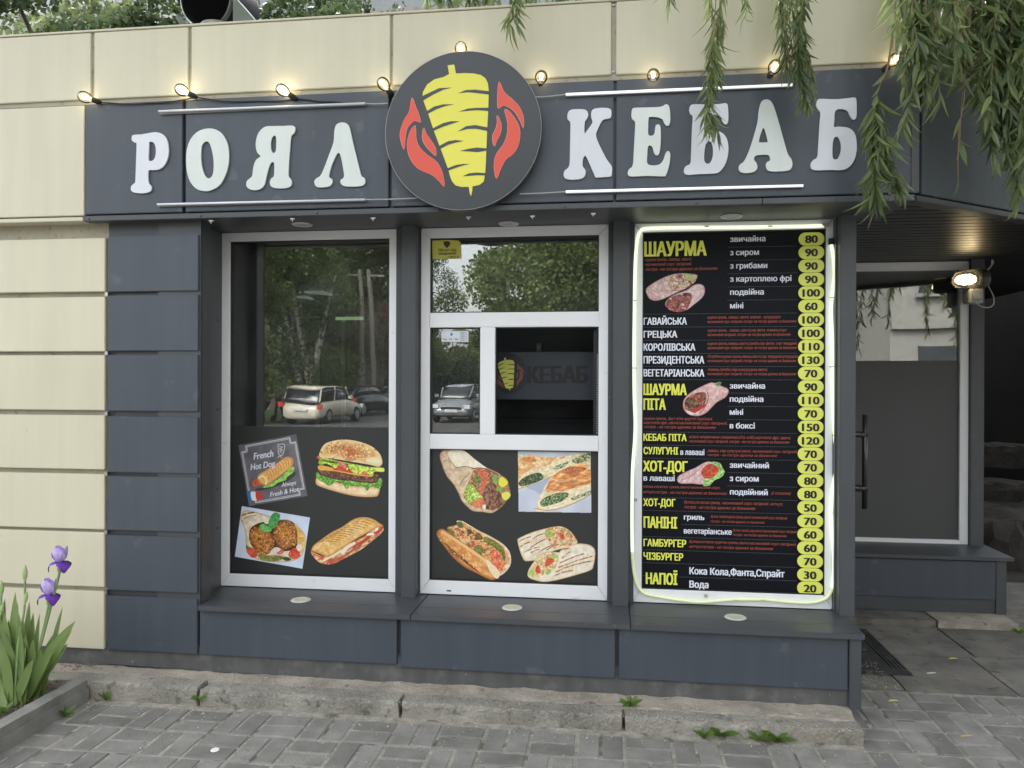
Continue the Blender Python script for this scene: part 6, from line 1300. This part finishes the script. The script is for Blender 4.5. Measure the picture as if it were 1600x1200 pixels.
for i, (px, py) in enumerate(((545,648),(582,638),(600,632),(610,628),(618,625))):
    p = MR(px, py); car((p.x, p.y-2.0, -.05), rad(-90+10), dark_car, CL[i], cglass, 4.6, 1.76, 1.45)
p = MR(704, 658); car((p.x, p.y-2.0, -.05), rad(90), silver_car, 'silver car facing the kiosk, mirrored in the middle window', cglass, 4.3, 1.75, 1.5)
p = MR(742, 630); car((p.x, p.y, -.05), rad(90), silver_car, 'grey car behind the silver one across the street', cglass, 4.3, 1.75, 1.5); p = MR(690, 628); car((p.x, p.y, -.05), rad(90), dark_car, 'black car behind the silver one across the street', cglass)
# trees across the street
FT_ = []
for lab, px, far, h, m in (('tall dense tree over the pavement across the street',372,25,9.5,far_leaf),('tree behind the two walkers across the street',400,31,12,dark_leaf),('tree behind the cream hatchback across the street',452,35,13,far_leaf),('tree above the birch trunks across the street',505,42,16,dark_leaf),
       ('rust-tinted tree across the street',592,44,15,rust_leaf),('tall tree behind the rusty one across the street',560,52,18,far_leaf),('deep green tree behind the dark cars across the street',610,62,17,dark_leaf),('bushy tree filling the gap behind the cream hatchback',530,60,12,far_leaf),
       ('pale slender tree beside the clear sky gap',640,50,11,far_leaf),('distant low tree at the end of the street',705,95,8.5,dark_leaf),('second distant low tree at the end of the street',745,88,8,far_leaf),
       ('large tree to the right across the street',872,27,11.5,far_leaf),('second large tree to the right across the street',960,31,13,dark_leaf),('rounded low tree left of the large right-hand tree',818,38,9.2,dark_leaf),('broad tree to the far right across the street',1120,33,11,far_leaf),('darker tree behind the far right corner',1020,44,14,dark_leaf)):
    p = MR(px, 640, far=far); FT_.append((lab, p.x, p.y, h, m))
for i, (lab, x, y, h, m) in enumerate(FT_):
    tree((x, y, -.05), h, h*.38, 30000, .14, m, lab, 20+i, low=.14 if i < 8 else .22, group='trees across the street', tr_r=.2)
hd = thing('clipped_hedge', 'long dark green hedge closing the far side of the street', 'hedge', (-16,-50,0)); ho = link('foliage', crown_mesh('foliage', [(-40+i*1.1, -52-(i%3), 1.2+(i%4)*.5, 1.5) for i in range(31)], 26000, .22, dark_leaf, 77), hd); ho['kind'] = 'stuff'
for i, (px, lab, ln_) in enumerate(((466,'left birch trunk behind the cream hatchback',-.9),(481,'middle birch trunk behind the cream hatchback',-.7),(488,'right leaning birch trunk behind the cream hatchback',.9))):
    p = MR(px, 640, far=33); p.z = -.05; t = thing('birch_tree', lab, 'tree', tuple(p), 'birches across the street')
    MB().tube([p, p+Vector((-ln_*.2,0,1.5)), p+Vector((ln_*.5,0,4)), p+Vector((ln_*1.2,0,7))], [.2,.16,.12,.06], 8).build('trunk', birch, t)
for i, px in enumerate((564, 584)):
    p = MR(px, 640, far=38); p.z = -.05; t = thing('concrete_pole', ['left-hand','right-hand'][i]+' tall concrete pole behind the dark cars', 'pole', tuple(p)); MB().tube([p, p+Vector((-.25*i,0,8))], [.17,.12], 10).build('shaft', mat('pole_conc', (.30,.28,.24), .9), t); MB().box(p.x-.8, p.x+.6, p.y-.05, p.y+.05, 7.6, 7.7).build('cross_arm', MATS['pole_conc'], t)
fw = thing('board_fence', 'weathered vertical board fence across the street', 'fence', (-17,-38,0)); fwm = mat('fence_wood', (.13,.10,.08), .9, var=.3, vscale=2, rnd=.25)
pm = MB().box(-.09, .09, -.015, .015, 0, 2.1).mesh('board'); pm.materials.append(fwm)
for k in range(44):
    o = bpy.data.objects.new('board', pm); COL.objects.link(o); o.parent = fw; o.location = (-4.6+k*.205, random.uniform(-.02,.02), random.uniform(-.04,.04))
MB().box(-21.6, -12.5, -38.06, -38.03, .5, .6).build('rail', fwm, fw)
fb = thing('far_apartment_block', 'pale apartment block across the street mirrored in the recessed window', 'building', (12,-30,0))
wl = MB().box(6.5, 22, -24, -16, 0, 14).build('wall', mat('far_render', (.34,.33,.30), .85, var=.1), fb); wl.location = (1.5,0,0)
for zz in (1.2, 4.2, 7.2):
    for x in (8.8, 11.6, 14.4, 17.2):
        o = MB().box(x, x+1.5, -15.98, -15.9, zz, zz+1.5).build('window', mat('far_window'), fb); MB().box(x-.1, x+1.6, -15.95, -15.85, zz-.12, zz-.02).build('sill', MATS['far_render'], o)
for zz in (3.2, 6.2): MB().box(8, 23.5, -15.98, -15.85, zz, zz+.25).build('string_course', MATS['far_render'], fb)
def person(loc, top, leg, h, label, lean=0):
    t = thing('person', label, 'person', loc); k = h/1.75
    J = {'pel':(0,0,.95),'che':(0,.02,1.25),'nec':(0,.03,1.45),'hea':(0,.04,1.56),'hed':(0,.05,1.68),'sl':(-.17,.02,1.40),'el':(-.22,.10,1.15),'hl':(-.12,.34,1.05),'sr':(.17,.02,1.40),'er':(.22,.10,1.15),'hr':(.12,.34,1.05),'kl':(-.10,.10,.50),'al':(-.10,.12,.08),'tl':(-.10,.26,.04),'kr':(.10,-.02,.50),'ar':(.10,-.18,.10),'tr':(.10,-.06,.04)}
    R_ = {'pel':.15,'che':.15,'nec':.06,'hea':.09,'hed':.085,'sl':.07,'el':.05,'hl':.04,'sr':.07,'er':.05,'hr':.04,'kl':.075,'al':.05,'tl':.04,'kr':.075,'ar':.05,'tr':.04}
    ks = list(J); E_ = [('pel','che'),('che','nec'),('nec','hea'),('hea','hed'),('che','sl'),('sl','el'),('el','hl'),('che','sr'),('sr','er'),('er','hr'),('pel','kl'),('kl','al'),('al','tl'),('pel','kr'),('kr','ar'),('ar','tr')]
    me = bpy.data.meshes.new('body'); me.from_pydata([tuple(v*k for v in J[q]) for q in ks], [(ks.index(a), ks.index(b)) for a, b in E_], []); o = bpy.data.objects.new('body', me); COL.objects.link(o)
    sk = o.modifiers.new('s', 'SKIN'); sub = o.modifiers.new('u', 'SUBSURF'); sub.levels = 1; sub.render_levels = 1
    for i, q in enumerate(ks): me.skin_vertices[0].data[i].radius = (R_[q]*k, R_[q]*k*.8); me.skin_vertices[0].data[i].use_root = (q == 'pel')
    bpy.context.view_layer.update(); ev = o.evaluated_get(bpy.context.evaluated_depsgraph_get()); m2 = bpy.data.meshes.new_from_object(ev); bpy.data.objects.remove(o)
    for m in (top, leg, mat('skin', (.5,.32,.24), .6)): m2.materials.append(m)
    for pg in m2.polygons: 
        c = pg.center; pg.use_smooth = True; pg.material_index = 2 if (c.z > 1.47*k or (c.y > .27*k and c.z > .9*k)) else (0 if c.z > .93*k else 1)
    b = bpy.data.objects.new('body', m2); COL.objects.link(b); b.parent = t
    MB().lathe([(.10,-.03),(.105,.04),(.08,.10),(0,.13)], (0,-.0,1.66*k), (0,-.2,1), 14).build('hair', mat('hair', (.04,.03,.02), .7)).parent = t
    return t
p = MR(417, 658); jk = mat('grey_jacket', (.20,.21,.23), .8); jn = mat('dark_trousers', (.03,.035,.05), .8)
person((p.x, p.y-.9, -.04), jk, jn, 1.78, 'man in grey jacket pushing a pram across the street'); person((p.x-.55 if False else p.x+.75, p.y-1.2, -.04), mat('dark_coat', (.06,.06,.07), .8), jn, 1.66, 'woman in dark coat walking beside the pram across the street')
pr = thing('pram', 'dark double pram pushed along the far pavement', 'pram', (p.x, p.y, -.04)); q = Vector((p.x, p.y, -.04))
MB().lathe([(0,-.2),(.22,-.18),(.30,0),(.31,.1),(.29,.12)], q+Vector((-.25,.2,.65)), (0,0,1), 16).build('basket', mat('pram_fabric', (.04,.045,.045), .8), pr, smooth=True)
MB().lathe([(.31,.0),(.29,.14),(.2,.25),(0,.3)], q+Vector((-.25,.05,.77)), (0,-.3,1), 16).build('hood', mat('pram_hood', (.25,.25,.24), .8), pr, smooth=True)
fr = MB(); fr.tube([q+Vector((-.5,.5,.2)), q+Vector((-.4,.0,.6)), q+Vector((-.3,-.5,1.02))], .015, 6).tube([q+Vector((0,.5,.2)), q+Vector((-.1,.0,.6)), q+Vector((-.0,-.5,1.02))], .015, 6).tube([q+Vector((-.3,-.5,1.02)), q+Vector((0,-.5,1.02))], .018, 6); fr.build('frame', metal_m, pr)
for x in (-.52, .02):
    for y in (.45, -.3): MB().lathe([(.06,-.02),(.13,-.02),(.135,.0),(.13,.02),(.06,.02)], q+Vector((x,y,.135)), (1,0,0), 16).build('wheel', mat('tyre'), pr)
